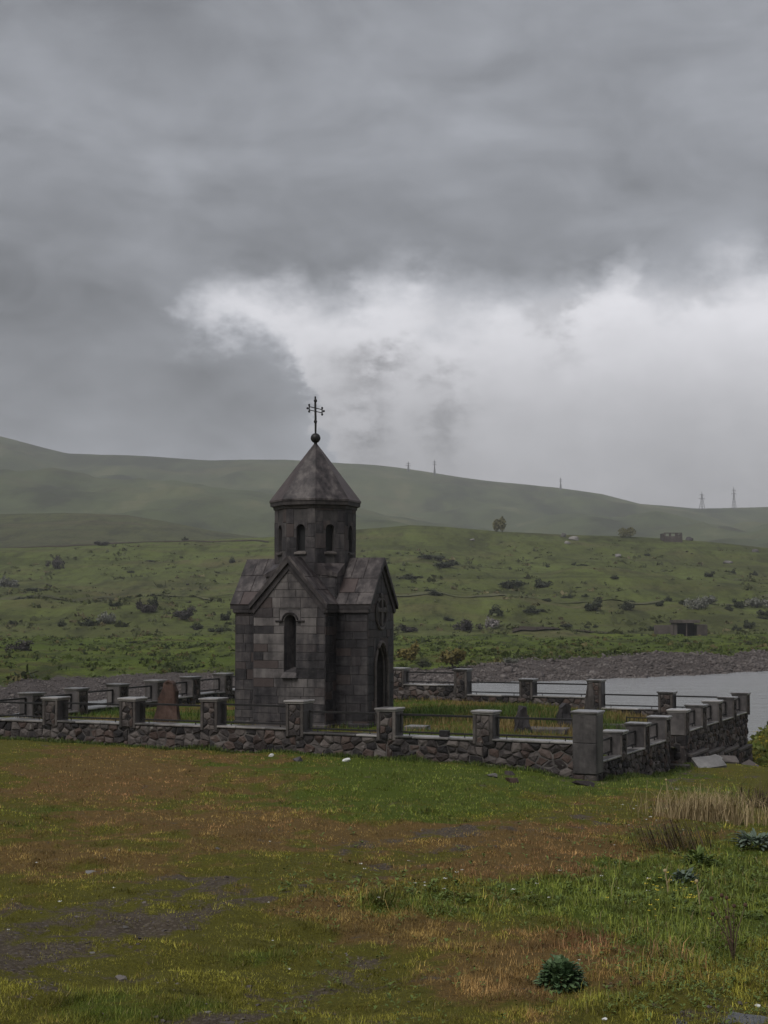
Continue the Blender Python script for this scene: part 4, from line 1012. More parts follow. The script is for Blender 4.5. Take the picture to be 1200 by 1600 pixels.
def turf(n, xr, yr, name, label, hs=1., extra=None, keep=None, curve=False):
    px = rng.uniform(*xr, n); py = rng.uniform(*yr, n); x, y, z = ground_hit(px, py)
    lx, ly = to_yard(x, y); ok = ~((lx > -SX*NX-.22) & (lx < .22) & (ly > -.22) & (ly < SY*NY+.22)) & (y < 75) & (z > .05)
    br, ba, lu = cover(x, y, z); f1 = fbm(x/.35, y/.35, 3, 81)
    ok &= rng.random(n) > np.clip(ba*1.3-.25, 0, .80)
    f9 = fbm(x/.11, y/.16, 2, 95); ok &= rng.random(n) < np.clip((f1-.28)*4, .15, 1)*np.clip((f9-.20)*2.6, .2, 1)
    if keep is not None: ok &= keep(px, py, x, y, rng.random(n))
    x, y, z, br, ba, lu, f1 = (q[ok] for q in (x, y, z, br, ba, lu, f1)); n = len(x)
    h = (.011+.026*lu+.014*br+.06*np.clip(fbm(x/.14, y/.14, 2, 83)-.5, 0, 1))*rng.uniform(.4, 1.7, n)*hs
    wd = np.maximum(.0028, y*.00042)*rng.uniform(.7, 1.4, n)
    pb = np.clip((br+rng.normal(size=n)*.16-.34)/.3, 0, 1); pl = np.clip((lu+rng.normal(size=n)*.16-.34)/.3, 0, 1)
    v = (rng.uniform(.55, 1.45, n)*np.clip(-.15+2.3*fbm(x/.28, y/.28, 4, 87), .25, 1.9))[:, None]
    col = np.array([(.240, .222, .034)])*np.ones((n, 1)); col = col*(1-pl[:, None])+np.array((.160, .192, .034))*pl[:, None]
    red = mixc((.310, .212, .068), (.320, .165, .080), np.clip(fbm(x/2, y/2, 3, 91)*2-.6, 0, 1))
    col = (col*(1-pb[:, None])+red*pb[:, None])*v
    straw = rng.random(n) < .045; col[straw] = np.array((.26, .21, .10))*rng.uniform(.7, 1.2, (straw.sum(), 1))
    z = ground_z(x, y); P = np.stack([x, y, z-.004], 1)
    me = blade_mesh(name, P, h, wd, rng.uniform(.15, .95, n), rng.uniform(0, 2*math.pi, n), col, curve)
    return tag(link(name, me, M['blades']), label, 'grass', kind='stuff')
turf(560000, (-90, 1290), (1140, 1650), 'grass', 'short mossy turf and reddish dry grass covering the foreground')
def right_side(px, py, x, y, r):
    return r < np.clip(np.exp(-((px-1090)/190)**2-((py-1440)/130)**2)*1.1+np.exp(-((px-1100)/160)**2-((py-1255)/30)**2)*.7+np.exp(-((px-640)/210)**2-((py-1405)/32)**2)*.35+np.exp(-((px-960)/60)**2-((py-1570)/30)**2)*.5, 0, 1)
turf(60000, (560, 1290), (1215, 1640), 'tall_grass', 'taller green grass growing in tufts at the lower right', 2.3, keep=right_side, curve=True)
# weeds along the outer wall foot
n = 16000; s_ = rng.uniform(-SX*NX, SY*NY, n); t_ = .24+np.abs(rng.normal(size=n))*.22
lx = np.where(s_ < 0, s_, t_); ly = np.where(s_ < 0, -t_, s_); x, y = yard(lx, ly); z = ground_z(x, y); f1 = fbm(s_/.8, t_, 3, 12)
h = rng.uniform(.05, .20, n)*(.3+1.5*np.clip(f1-.3, 0, 1)); col = mixc((.045, .085, .014), (.10, .115, .028), rng.random(n))*rng.uniform(.6, 1.3, (n, 1))
tag(link('wall_foot_grass', blade_mesh('wall_foot_grass', np.stack([x, y, z-.01], 1), h, rng.uniform(.008, .02, n), rng.uniform(.1, .7, n), rng.uniform(0, 6.28, n), col, True), M['blades']), 'green grass growing along the foot of the front and right walls', 'grass', kind='stuff')
# long grass inside the yard
n = 60000; lx = rng.uniform(-SX*NX+.2, -.2, n); ly = rng.uniform(.2, SY*NY-.2, n); x, y = yard(lx, ly)
dxc, dyc = x-PC[0], y-PC[1]; cx = dxc*CC-dyc*CS; cy = dxc*CS+dyc*CC
ok = ~(((np.abs(cx) < H+.02) & (cy > -H-AF-.02) & (cy < H+AB)) | ((np.abs(cy) < H+.02) & (np.abs(cx) < H+AS+.02)))
f1 = fbm(lx/1.6, ly/1.6, 4, 23); f2 = fbm(lx/2.3+9, ly/2.3, 3, 29)
tall = np.clip((lx+9.5)/3, 0, 1)*np.clip((ly-4)/4, 0, 1)
ok &= rng.random(n) < .25+1.3*np.clip(f1-.35, 0, 1)+.3*tall
lx, ly, x, y, f1, f2, tall = (q[ok] for q in (lx, ly, x, y, f1, f2, tall)); n = len(x); z = inner_z(lx, ly)+(fbm(lx/1.3, ly/1.3, 4, 71)-.5)*.14
h = rng.uniform(.05, .17, n)*(1+1.1*tall*np.clip((15.5-ly)/4, .1, 1))*(.4+1.3*f1); dry = np.clip((f2-.46)*5+rng.normal(size=n)*.35, 0, 1)
col = mixc((.055, .095, .016), (.19, .135, .052), dry)*rng.uniform(.6, 1.4, (n, 1))
tag(link('yard_grass', blade_mesh('yard_grass', np.stack([x, y, z-.02], 1), h, rng.uniform(.008, .022, n), rng.uniform(.05, .6, n), rng.uniform(0, 6.28, n), col, True), M['blades']), 'long green and straw-coloured grass growing inside the churchyard', 'grass', kind='stuff')

# ------------------------------------------------------------------ plants
def stalk_thing(name, px, py, label, cat, n, rad, h, mtl, wd=.008, lean=(.1, .6), seed=1, spread=(1, .6), bias=None, outside=True):
    q = np.random.default_rng(seed); x, y, z = [float(k) for k in ground_hit(px, py)]
    P = q.normal(size=(n, 3))*.5*rad*np.array([spread[0], spread[1], 0]); P[:, 2] = ground_z(x+P[:, 0], y+P[:, 1])-z-.01
    az_ = q.uniform(0, 6.28, n) if bias is None else bias+q.normal(size=n)*.4
    me = blade_mesh(name, P, q.uniform(.45, 1.1, n)*h, q.uniform(.5, 1.3, n)*wd, q.uniform(*lean, n), az_, np.ones((n, 3)), True)
    return tag(link(name, me, M[mtl], None, (x, y, z)), label, cat)
stalk_thing('dry_grass_clump', 1108, 1283, 'large clump of straw-coloured dead grass standing near the right edge', 'dry grass', 1100, .80, .56, 'straw', .008, (.15, .99), 1, (1, .6))
stalk_thing('dry_grass_clump', 1198, 1262, 'olive-tan clump of dead grass cut by the right edge', 'dry grass', 160, .55, .55, 'dead_stem', .011, (.15, .97), 2, (1, .5))
stalk_thing('bent_dry_grass', 1062, 1330, 'bundle of dry grey-brown stems bent over towards the left', 'dry stems', 220, .45, .55, 'dead_stem', .008, (.75, .97), 3, (1, .6), bias=math.pi*1.02)
for px, py, sc_, lab in ((1050, 1290, 1., 'single tall dry stalk left of the dead grass clump'), (1094, 1420, .6, 'pale dry stalk with a small head above the yellow flowers'), (1044, 1400, .55, 'forked dry twig rising from the grass by the yellow flowers')):
    x, y, z = [float(k) for k in ground_hit(px, py)]; mb = MB(); hh = 70*sc_*y/FPX
    mb.tube([(0, 0, -.02), (-.04*hh, 0, hh*.5), (-.12*hh, .0, hh)], [.006, .005, .003], 5); mb.tube([(-.04*hh, 0, hh*.5), (.14*hh, 0, hh*.82)], [.004, .002], 5)
    mb.ball((-.12*hh, 0, hh), .016, 6, 5); tag(mb.build('dry_stalk', M['straw'], None, (x, y, z)), lab, 'dry stalk')
def leaf_geo(q, base, d, L, wd, mb, fold=.3, droop=.5, nseg=4, lobes=0.):
    d = Vector(d).normalized(); up = Vector((0, 0, 1)); sd_ = d.cross(up)
    if sd_.length < .1: sd_ = Vector((1, 0, 0))
    sd_.normalize(); nrm = sd_.cross(d).normalized(); v = []; f = []
    for i in range(nseg+1):
        t = i/nseg; c = Vector(base)+d*L*t-up*droop*L*t*t*.5; wv_ = wd*(math.sin(math.pi*(.12+.86*t))**.8)*(1+lobes*math.sin(i*2.4+q.random()*2))
        for s in (-1, 0, 1): v.append(c+sd_*s*wv_/2+nrm*(fold*wv_/2*abs(s)))
    for i in range(nseg):
        for k in range(2): a = i*3+k; f.append((a, a+1, a+4, a+3))
    mb.add(v, f)
def dome_plant(name, px, py, rad, n, L, wd, mtl, label, seed, flat=1., zs=.95):
    q = random.Random(seed); x, y, z = [float(k) for k in ground_hit(px, py)]; mb = MB()
    for i in range(n):
        el_ = math.asin(q.random())*flat; a = q.uniform(0, 6.28); dr = Vector((math.cos(a)*math.cos(el_), math.sin(a)*math.cos(el_), math.sin(el_)))
        r0 = rad*q.uniform(.35, .8); base = Vector((dr.x*r0, dr.y*r0, dr.z*r0*zs+.01))
        leaf_geo(q, base, dr+Vector((q.uniform(-.5, .5), q.uniform(-.5, .5), q.uniform(-.2, .5))), L*q.uniform(.6, 1.15), wd*q.uniform(.7, 1.2), mb, .35, q.uniform(.2, .9), 4, .3)
    t = thing(name, (x, y, z), 0, label, 'plant'); mb.build('leaves', M[mtl], t, smooth=True)
    m2 = MB()
    for i in range(9):
        a = i*.7; m2.tube([(0, 0, -.02), (math.cos(a)*rad*.3, math.sin(a)*rad*.3, rad*.35), (math.cos(a)*rad*.55, math.sin(a)*rad*.55, rad*.6)], [.006, .005, .003], 5)
    m2.build('stems', M['dock'], t); return t
dome_plant('leafy_plant', 877, 1545, .140, 760, .055, .028, 'dock', 'dark green domed leafy plant in the reddish grass at the bottom', 4, 1., 1.4)
dome_plant('leafy_plant', 1181, 1322, .24, 150, .14, .05, 'sage', 'grey-green rosette plant at the right edge below the dead grass', 5, .6)
dome_plant('leafy_plant', 1070, 1378, .13, 90, .08, .035, 'sage', 'small grey-green plant in the grass above the yellow flowers', 6, .7)
dome_plant('leafy_plant', 1092, 1350, .16, 80, .12, .04, 'weed', 'bright green broad-leaved weed below the bent dry stems', 7, .8)
# small broad-leaved herbs among the grass
q = random.Random(21); mb = MB()
N_ = 30000; A_ = rng.uniform(420, 1230, N_); B_ = rng.uniform(1225, 1610, N_)
wt = np.maximum.reduce([np.exp(-((A_-1080)/170)**2-((B_-1440)/130)**2), .8*np.exp(-((A_-640)/170)**2-((B_-1405)/34)**2), .6*np.exp(-((A_-1120)/100)**2-((B_-1320)/40)**2), .05+0*A_])
ok = np.nonzero(rng.random(N_) < wt)[0][:1900]; hx, hy, hz = ground_hit(A_[ok], B_[ok])
for x, y, z in zip(hx.tolist(), hy.tolist(), hz.tolist()):
    sz = (.8 if y < 12 else 1.3)
    for k in range(q.randint(2, 5)):
        an = q.uniform(0, 6.28); leaf_geo(q, (x+math.cos(an)*.006, y+math.sin(an)*.006, z+q.uniform(.005, .04)), (math.cos(an), math.sin(an), q.uniform(.2, 1.2)), q.uniform(.02, .055)*sz, q.uniform(.009, .022)*sz, mb, .3, .6, 2)
tag(mb.build('broadleaf_herbs', M['weed']), 'small broad-leaved green herbs scattered among the foreground grass', 'herbs', kind='stuff')
# dead thistle
x, y, z = [float(k) for k in ground_hit(1146, 1500)]; th_ = thing('dead_thistle', (x, y, z), 0, 'rust-brown dead thistle with dried heads at the right edge', 'thistle')
mb = MB(); m2 = MB(); q = random.Random(5); hh = 105*y/FPX
for i in range(7):
    a = q.uniform(0, 6.28); e = Vector((math.cos(a)*hh*q.uniform(.05, .34), math.sin(a)*hh*.2, hh*q.uniform(.6, 1.05)))
    mb.tube([(0, 0, -.01), (e.x*.3, e.y*.3, e.z*.5), tuple(e)], [.005, .004, .002], 5)
    m2.ball(tuple(e), .014, 7, 5)
    for k in range(12):
        b = Vector((e.x*q.uniform(.2, 1), e.y*q.uniform(.2, 1), e.z*q.uniform(.25, .95))); leaf_geo(q, b, (q.uniform(-1, 1), q.uniform(-1, 1), q.uniform(-.3, .6)), .035, .009, m2, .3, .5, 2)
mb.build('stalk', M['dead_stem'], th_); m2.build('dried_heads', M['rust_heads'], th_)
# wildflowers: too many and too small to tell apart
def flowers(name, label, spots, mtl, seed, hr=(.05, .13)):
    q = random.Random(seed); mb = MB(); st_ = MB()
    for px, py, rx, ry, n in spots:
        gx1, gy1, gz1 = ground_hit(np.array([q.gauss(px, rx) for _ in range(n)]), np.array([q.gauss(py, ry) for _ in range(n)]))
        for x, y, z in zip(gx1.tolist(), gy1.tolist(), gz1.tolist()):
            hh = q.uniform(*hr); r = q.uniform(.6, 1.2)*(.006+.0005*y)
            for k in range(5):
                an = k*1.256+q.random(); c = (x+math.cos(an)*r, y+math.sin(an)*r, z+hh+r*.3)
                mb.add([(x, y, z+hh), (c[0]-math.sin(an)*r*.6, c[1]+math.cos(an)*r*.6, c[2]), (c[0]+math.cos(an)*r*.4, c[1]+math.sin(an)*r*.4, c[2]+r*.5), (c[0]+math.sin(an)*r*.6, c[1]-math.cos(an)*r*.6, c[2])], [(0, 1, 2, 3)])
    return tag(mb.build(name, M[mtl], None), label, 'flowers', kind='stuff')
flowers('yellow_wildflowers', 'small yellow flowers scattered in the right foreground and on the far knoll', [(1040, 1400, 18, 8, 12), (1070, 1415, 12, 9, 10), (1030, 1435, 25, 8, 6), (990, 1420, 30, 12, 5), (1110, 1440, 20, 15, 6), (1192, 1160, 9, 8, 160), (1192, 1180, 10, 10, 70)], 'yellow_petal', 2)
flowers('white_wildflowers', 'tiny white flowers dotted over the grass', [(700, 1395, 140, 20, 16), (1000, 1275, 40, 15, 8), (600, 1500, 250, 50, 6), (1120, 1280, 40, 30, 6), (830, 1405, 3, 3, 1), (990, 1380, 40, 20, 6), (250, 1350, 180, 60, 8)], 'white_petal', 3, (.015, .05))
# gravel on the bare patches
n = 9000; px = rng.uniform(-60, 1260, n); py = rng.uniform(1290, 1640, n); x, y, z = ground_hit(px, py); br, ba, lu = cover(x, y, z); ok = rng.random(n) < ba*1.2-.2
x, y = x[ok], y[ok]; z = ground_z(x, y); n = len(x); rad = rng.lognormal(-4.75, .45, n); VV, FF, off = [], [], 0
bs = [rock_mesh('gravel', 1, 500+k, (1, .85, .6), 9) for k in range(5)]; bs = [(np.array([q.co[:] for q in b.vertices]), np.array([tuple(p.vertices) for p in b.polygons])) for b in bs]
for i in range(n):
    v, f = bs[i % 5]; a = rng.uniform(0, 6.28); ca, sa = math.cos(a), math.sin(a); q = v*rad[i]
    VV.append(np.stack([q[:, 0]*ca-q[:, 1]*sa+x[i], q[:, 0]*sa+q[:, 1]*ca+y[i], q[:, 2]+z[i]], 1)); FF.append(f+off); off += len(v)
tag(link('gravel', mesh('gravel', np.concatenate(VV).tolist(), np.concatenate(FF).tolist()), M['bank_stone']), 'grey gravel on the bare patches of the track', 'gravel', kind='stuff')
# puddle
x, y, z = [float(k) for k in ground_hit(1090, 1594)]
xs = []
for i in range(40):
    a = 2*math.pi*i/40; r = .75+.35*float(fbm(np.array(math.cos(a)*2+5.), np.array(math.sin(a)*2), 3, 3))*2-.35; xs.append((math.cos(a)*.55*r, math.sin(a)*.42*r, 0))
px_, py_ = np.array([q[0]+x for q in xs]), np.array([q[1]+y for q in xs])
tag(link('puddle', mesh('puddle', xs, [tuple(range(40))]), M['puddle'], None, (x, y, float(np.mean(ground_z(x+np.linspace(-.3, .3, 15), y+0*np.linspace(0, 1, 15))))-.004)), kind='structure')

# ------------------------------------------------------------------ shrubs, trees, boulders on the far side
def leaf_cloud(n, lobes, leaf, seed, squash=.75):
    q = np.random.default_rng(seed); C = q.normal(size=(lobes, 3))*np.array([.27, .27, .16]); C[:, 2] = np.abs(C[:, 2])+.28*squash
    Rl = q.uniform(.20, .36, lobes); k = q.integers(0, lobes, n); d = q.normal(size=(n, 3)); d /= np.linalg.norm(d, axis=1, keepdims=True)
    P = C[k]+d*(Rl[k]*q.uniform(.55, 1.08, n))[:, None]*np.array([1, 1, .85]); P[:, 2] = np.abs(P[:, 2])
    a = q.normal(size=(n, 3)); a /= np.linalg.norm(a, axis=1, keepdims=True); b = np.cross(a, d+.01); b /= np.linalg.norm(b, axis=1, keepdims=True)
    s = (leaf*q.uniform(.5, 1.3, n))[:, None]; V = np.stack([P-a*s, P-b*s*.6, P+a*s, P+b*s*.6], 1).reshape(-1, 3)
    me = bpy.data.meshes.new('crown'); me.from_pydata(V.tolist(), [], np.arange(n*4).reshape(-1, 4).tolist()); me.update(); return me
def stems_mesh(seed, h=.55, n=5):
    q = random.Random(seed); mb = MB()
    for i in range(n):
        a = q.uniform(0, 6.28); r = q.uniform(.15, .4); mb.tube([(0, 0, -.08), (math.cos(a)*r*.4, math.sin(a)*r*.4, h*.5), (math.cos(a)*r, math.sin(a)*r, h)], [.03, .02, .008], 5)
    return mesh('stems', mb.v, mb.f)
VAR = {}
for ty, lobes, n_, lf in (('scrub', 9, 700, .085), ('scrub_purple', 9, 700, .07), ('scrub_pale', 9, 700, .08), ('blossom', 9, 760, .08), ('scrub_yellow', 9, 700, .08)):
    for k in range(3):
        me = leaf_cloud(n_, lobes, lf, hash(ty) % 97*0+len(ty)*10+k); me.materials.append(M[ty]); VAR[ty, k] = me
STM = [stems_mesh(k) for k in range(3)]
for m_ in STM: m_.materials.append(M['bark'])
cnt = 0
def shrub(px, py, wpx, ty='scrub', hr=.75, label=None, group=None, pt=None):
    global cnt; cnt += 1; k = cnt % 3
    x, y, z = pt or on_hill(px, py); wd = wpx*y/FPX
    t = thing('shrub', (x, y, z-.1), cnt*1.3, label or 'small dark shrub dotted on the green hillside beyond the lake', 'shrub', group or 'shrubs on the far hillside')
    if label: del t['group']
    t.scale = (wd/1.25, wd/1.25, wd*hr/1.0)
    link('crown', VAR[ty, k], None, t); link('stems', STM[k], None, t); return t
big = [
 (86,881,28,'scrub_purple',1.,'purple-brown bare bush high on the left hillside'), (14,908,34,'scrub_pale',.9,'pale grey bush at the left edge of the hillside'),
 (157,853,26,'scrub_purple',.45,'low dark thicket near the crest of the left hillside'), (238,913,20,'scrub_purple',1.1,'thin bare shrub alone on the middle of the left slope'),
 (163,986,26,'scrub_pale',1.,'pale grey-green rounded bush at the foot of the left hillside'), (137,988,24,'scrub',.7,'dark bush directly left of the pale rounded bush'),
 (224,976,36,'scrub_purple',.7,'wide purple-brown thicket at the foot of the left slope'), (241,966,18,'scrub',1.2,'upright dark bush behind the purple thicket'),
 (152,917,38,'scrub',.4,'flat dark thicket halfway up the left slope'), (290,977,42,'scrub_purple',.6,'wide brownish thicket left of the chapel at the slope foot'),
 (768,978,24,'blossom',1.15,'white blossoming bush right of the chapel at the slope foot'), (772,958,26,'scrub',.8,'dark bush just above the white blossoming bush'),
 (733,980,44,'scrub_purple',.6,'wide brown thicket left of the white blossoming bush'), (930,954,32,'scrub',.75,'largest dark bush on the right slope'),
 (980,952,20,'scrub',.9,'rounded dark bush right of the largest dark bush'), (1088,958,30,'scrub_pale',.95,'pale rounded bush above the concrete shelter'),
 (1110,946,26,'scrub_pale',.7,'pale low bush behind the rounded pale bush above the shelter'), (1183,947,32,'scrub_pale',.7,'pale bush at the right edge of the slope'),
 (800,917,42,'scrub',.5,'wide dark thicket on the upper middle of the right slope'), (845,917,30,'scrub',.55,'dark thicket right of the wide upper thicket'),
 (828,957,32,'scrub',.4,'flat dark thicket near the field path on the right slope'), (636,982,36,'scrub_purple',.5,'brown thicket beside the chapel right wall, at the slope foot'),
 (354,974,18,'scrub',1.,'dark bush just left of the chapel roof eaves'), (364,874,12,'scrub',.9,'small dark bush above the chapel left roof'),
]
for px, py, wd, ty, hr, lab in big: shrub(px, py, wd, ty, hr, lab)
for px, py, wd, hr in ((180,971,16,.8),(191,989,16,.8),(95,990,16,.9),(19,985,14,1.),(93,922,12,.6),(289,842,8,1.),(235,873,18,.35),(189,917,10,.6),(126,928,8,.9),(1070,951,15,.9),(1152,951,19,.9),(1137,956,16,.8),(1192,957,16,.9),(1032,950,15,.7),(1045,947,12,.9),(855,943,16,.6),(680,948,25,.45),(890,936,9,1.),(885,973,22,.5),(1168,976,19,.8),(1148,976,15,.8),(1192,968,16,.7),(1110,903,18,.6),(962,918,17,.45),(1022,971,16,.9),(855,886,8,.7),(797,891,6,1.),(672,878,40,.3),(700,895,44,.3),(640,915,30,.35),(910,900,20,.4),(1145,885,14,.7),(1180,890,12,.8),(985,888,14,.4),(330,935,30,.3),(280,930,34,.3),(60,940,36,.3),(40,960,30,.4),(310,985,24,.5),(340,990,26,.5),(700,965,20,.4),(915,935,9,.8)):
    shrub(px, py, wd, 'scrub', hr)
r = random.Random(77)
for i in range(28):
    px = r.choice((r.uniform(0, 370), r.uniform(620, 1200), r.uniform(620, 1200))); t = r.uniform(.05, .93)
    shrub(px, float(H1f(px)+(H1c(px)-H1f(px))*t), r.uniform(4, 11), r.choice(('scrub', 'scrub', 'scrub_purple')), r.uniform(.4, .8))
def bank_pt(px, py): return on_sheet(px, py, 100, 288)
shrub(36, 1020, 44, 'scrub_purple', .65, 'dark wide bush on the green terrace at the left edge', pt=bank_pt(36, 1020))
shrub(707, 1037, 54, 'scrub_yellow', .75, 'yellow-tinged bush on the lake bank right of the chapel', pt=bank_pt(707, 1037))
shrub(640, 1030, 40, 'scrub_yellow', .9, 'olive bush on the bank directly beside the chapel wall', pt=bank_pt(640, 1030))
shrub(800, 1035, 22, 'scrub_pale', .6, 'small pale bush on the bank edge right of the yellow bush', pt=bank_pt(800, 1035))
shrub(660, 1040, 26, 'scrub', .6, 'dark low bush between the olive and the yellow bush', pt=bank_pt(660, 1040))
for px, py, wd in ((680, 1014, 14), (720, 1010, 10), (300, 1012, 16), (210, 1004, 14), (130, 1008, 12), (85, 1030, 14), (330, 1040, 12), (780, 1018, 10), (880, 1010, 12), (960, 1004, 14), (1130, 1012, 16), (1170, 1008, 18)):
    shrub(px, py, wd, 'scrub', .45, None, None, bank_pt(px, py))
for o in bpy.data.objects:
    if o.get('group') == 'shrubs on the far hillside':
        px, py = proj(*o.location); side = 'left of' if px < 500 else 'right of'; edge = ' near the right edge' if px > 1010 else ''
        lev = 'lakeside terrace' if o.location.y < 250 or py > 1000 else 'slope foot' if py > 950 else 'middle slope' if py > 900 else 'upper slope'
        size = 'tiny' if o.scale[0]*FPX/o.location.y < 9 else 'small' if o.scale[0]*FPX/o.location.y < 15 else 'low wide'
        o['label'] = f'{size} dark shrub on the {lev}, {side} the chapel{edge}'; o['group'] = f'shrubs on the {lev} {side} the chapel{edge}, {size}'
def tree(name, px, py, hpx, wpx, label, cols, seed):
    x, y, z = on_hill(px, py); k = y/FPX; h = hpx*k; wd = wpx*k
    t = thing(name, (x, y, z-.2), 0, label, 'tree'); q = np.random.default_rng(seed); mb = MB()
    for cx, sc_ in cols:
        mb.tube([(cx*wd, 0, 0), (cx*wd, .05, h*.4), (cx*wd, 0, h*.9*sc_)], [h*.025, h*.018, .03], 6)
        for i in range(7):
            a = i*2.4; z0 = h*(.25+.08*i)*sc_; mb.tube([(cx*wd, 0, z0), (cx*wd+math.cos(a)*wd*.16, math.sin(a)*wd*.16, z0+h*.12)], [h*.009, .02], 5)
    mb.build('trunk', M['bark'], t); V = []
    for cx, sc_ in cols:
        n = 1300//len(cols); zz = q.beta(1.6, 1.5, n); rad = wd*.5/len(cols)**.6*np.sin(np.pi*(.08+.88*zz))**.7*np.sqrt(q.random(n))*(.75+.5*q.random(n)); a = q.uniform(0, 6.28, n)
        P = np.stack([cx*wd+rad*np.cos(a), rad*np.sin(a), h*sc_*(.14+.86*zz)], 1); d1 = q.normal(size=(n, 3)); d2 = q.normal(size=(n, 3)); s = h*.04
        V.append(np.stack([P-d1*s, P+d2*s*.6, P+d1*s, P-d2*s*.6], 1).reshape(-1, 3))
    V = np.concatenate(V); me = bpy.data.meshes.new('crown'); me.from_pydata(V.tolist(), [], np.arange(len(V)).reshape(-1, 4).tolist()); me.update(); link('crown', me, M['tree_leaf'], t); return t
tree('poplar_tree', 781, 831, 25, 18, 'pair of slim pale poplars standing close together on the hill crest', [(-.28, .85), (.2, 1.)], 1)
tree('round_tree', 979, 840, 17, 25, 'low rounded olive tree on the hill crest right of the poplars', [(-.22, .95), (.25, 1.)], 2)
def hill_rock(px, py, wpx, label, sc=(1, .8, .6), mtl='boulder'):
    x, y, z = on_hill(px, py); rr_ = wpx/2*y/FPX; o = link('boulder', rock_mesh('boulder', rr_, int(px), sc, 22), M[mtl], None, (x, y, z+rr_*sc[2]*.3)); tag(o, label, 'boulder')
hill_rock(880, 838, 13, 'pale pointed boulder on the hill crest between poplars and round tree', (.7, .7, 1))
hill_rock(896, 842, 18, 'darker rock outcrop right of the pale pointed boulder on the crest')
hill_rock(886, 848, 12, 'small pale rock below the pointed boulder on the crest')
hill_rock(965, 862, 14, 'pale rock on the upper right slope below the round tree'); hill_rock(1137, 872, 16, 'pale rock on the right slope below the ruin', (1.2, .8, .5))
hill_rock(1178, 862, 16, 'grey rock near the crest at the right edge'); hill_rock(738, 837, 8, 'small pale rock left of the poplars')
hill_rock(1077, 842, 13, 'dark lump of rubble beside the ruin on the crest', (1, .8, .7), 'gravestone')
# low scrub and tussocks on the slopes, too small and many to count
def tussocks(name, label, n, pts, hrange, cols, seed, k=11):
    q = np.random.default_rng(seed); X, Y, Zz = pts; n = len(X); sz = q.uniform(*hrange, n)*q.lognormal(0, .35, n)
    off = q.normal(size=(n, k, 3))*np.array([.55, .55, .25]); off[:, :, 2] = np.abs(off[:, :, 2])+.05
    C = np.stack([X, Y, Zz], 1)[:, None]+off*sz[:, None, None]
    a = q.normal(size=(n, k, 3))*np.array([1, 1, .8])*.30*sz[:, None, None]; b = q.normal(size=(n, k, 3))*np.array([.5, .5, 1])*.30*sz[:, None, None]
    V = np.stack([C-a, C-b, C+a, C+b], 2).reshape(-1, 3); m = n*k
    me = bpy.data.meshes.new(name); me.vertices.add(m*4); me.vertices.foreach_set('co', V.astype(np.float32).ravel()); me.loops.add(m*4); me.polygons.add(m)
    me.loops.foreach_set('vertex_index', np.arange(m*4, dtype=np.int32)); me.polygons.foreach_set('loop_start', np.arange(0, m*4, 4, dtype=np.int32)); me.update(calc_edges=True)
    kk = q.random(n); c3 = mixc(cols[0], cols[1], kk); c3[kk > .86] = np.array(cols[2]); c3 = np.repeat(c3*q.uniform(.7, 1.3, (n, 1)), k*4, 0)
    at_ = me.attributes.new('tint', 'FLOAT_COLOR', 'POINT'); at_.data.foreach_set('color', np.column_stack([c3, np.ones(len(c3))]).astype(np.float32).ravel())
    return tag(link(name, me, M['blades']), label, 'scrub', kind='stuff')
n = 4200; px = rng.uniform(-150, 1350, n); t = rng.uniform(.02, .97, n); f1 = fbm(px/60, t*9, 4, 201); ok = rng.random(n) < np.clip((f1-.40)*4, .06, 1); px, t = px[ok], t[ok]
tussocks('hill_scrub', 'low olive scrub and tussocks speckling the far hillside', 0, hill_pt(px, t, **H1), (.35, .9), [(.062, .068, .030), (.105, .122, .040), (.140, .120, .060)], 3)
n = 3200; x = rng.uniform(11, 19, n); y = rng.uniform(44, 56, n); z = ground_z(x, y); lx, ly = to_yard(x, y); ok = ((lx > .45) | (ly > SY*NY+.45)) & (z > .6)
tussocks('knoll_herbs', 'rough grass and yellow-flowering herbs on the knoll at the right edge', 0, (x[ok], y[ok], z[ok]), (.05, .11), [(.085, .115, .022), (.15, .155, .03), (.34, .28, .04)], 8, 14)
n = 9000; px = rng.uniform(-150, 1350, n); qq = rng.uniform(.01, .9, n)**1.4; f1 = fbm(px/50, qq*14, 4, 211); ok = rng.random(n) < np.clip((f1-.38)*4, .08, 1); px, qq = px[ok], qq[ok]
s0_ = np.interp(px, PXS, shore)+13; yy = s0_*(1-qq)+290*qq; xx = (px-600)/FPX*yy; zz = bank_top(px)*(1-qq)+(EYE-.0163*275)*qq+(fbm(xx/16, yy/16, 4, 21)-.5)*1.5+(fbm(xx/4, yy/4, 3, 22)-.5)*1.1
tussocks('terrace_tussocks', 'green grass tussocks on the terrace above the lake', 0, (xx, yy, zz), (.15, .40), [(.034, .046, .014), (.105, .138, .024), (.115, .100, .036)], 5)
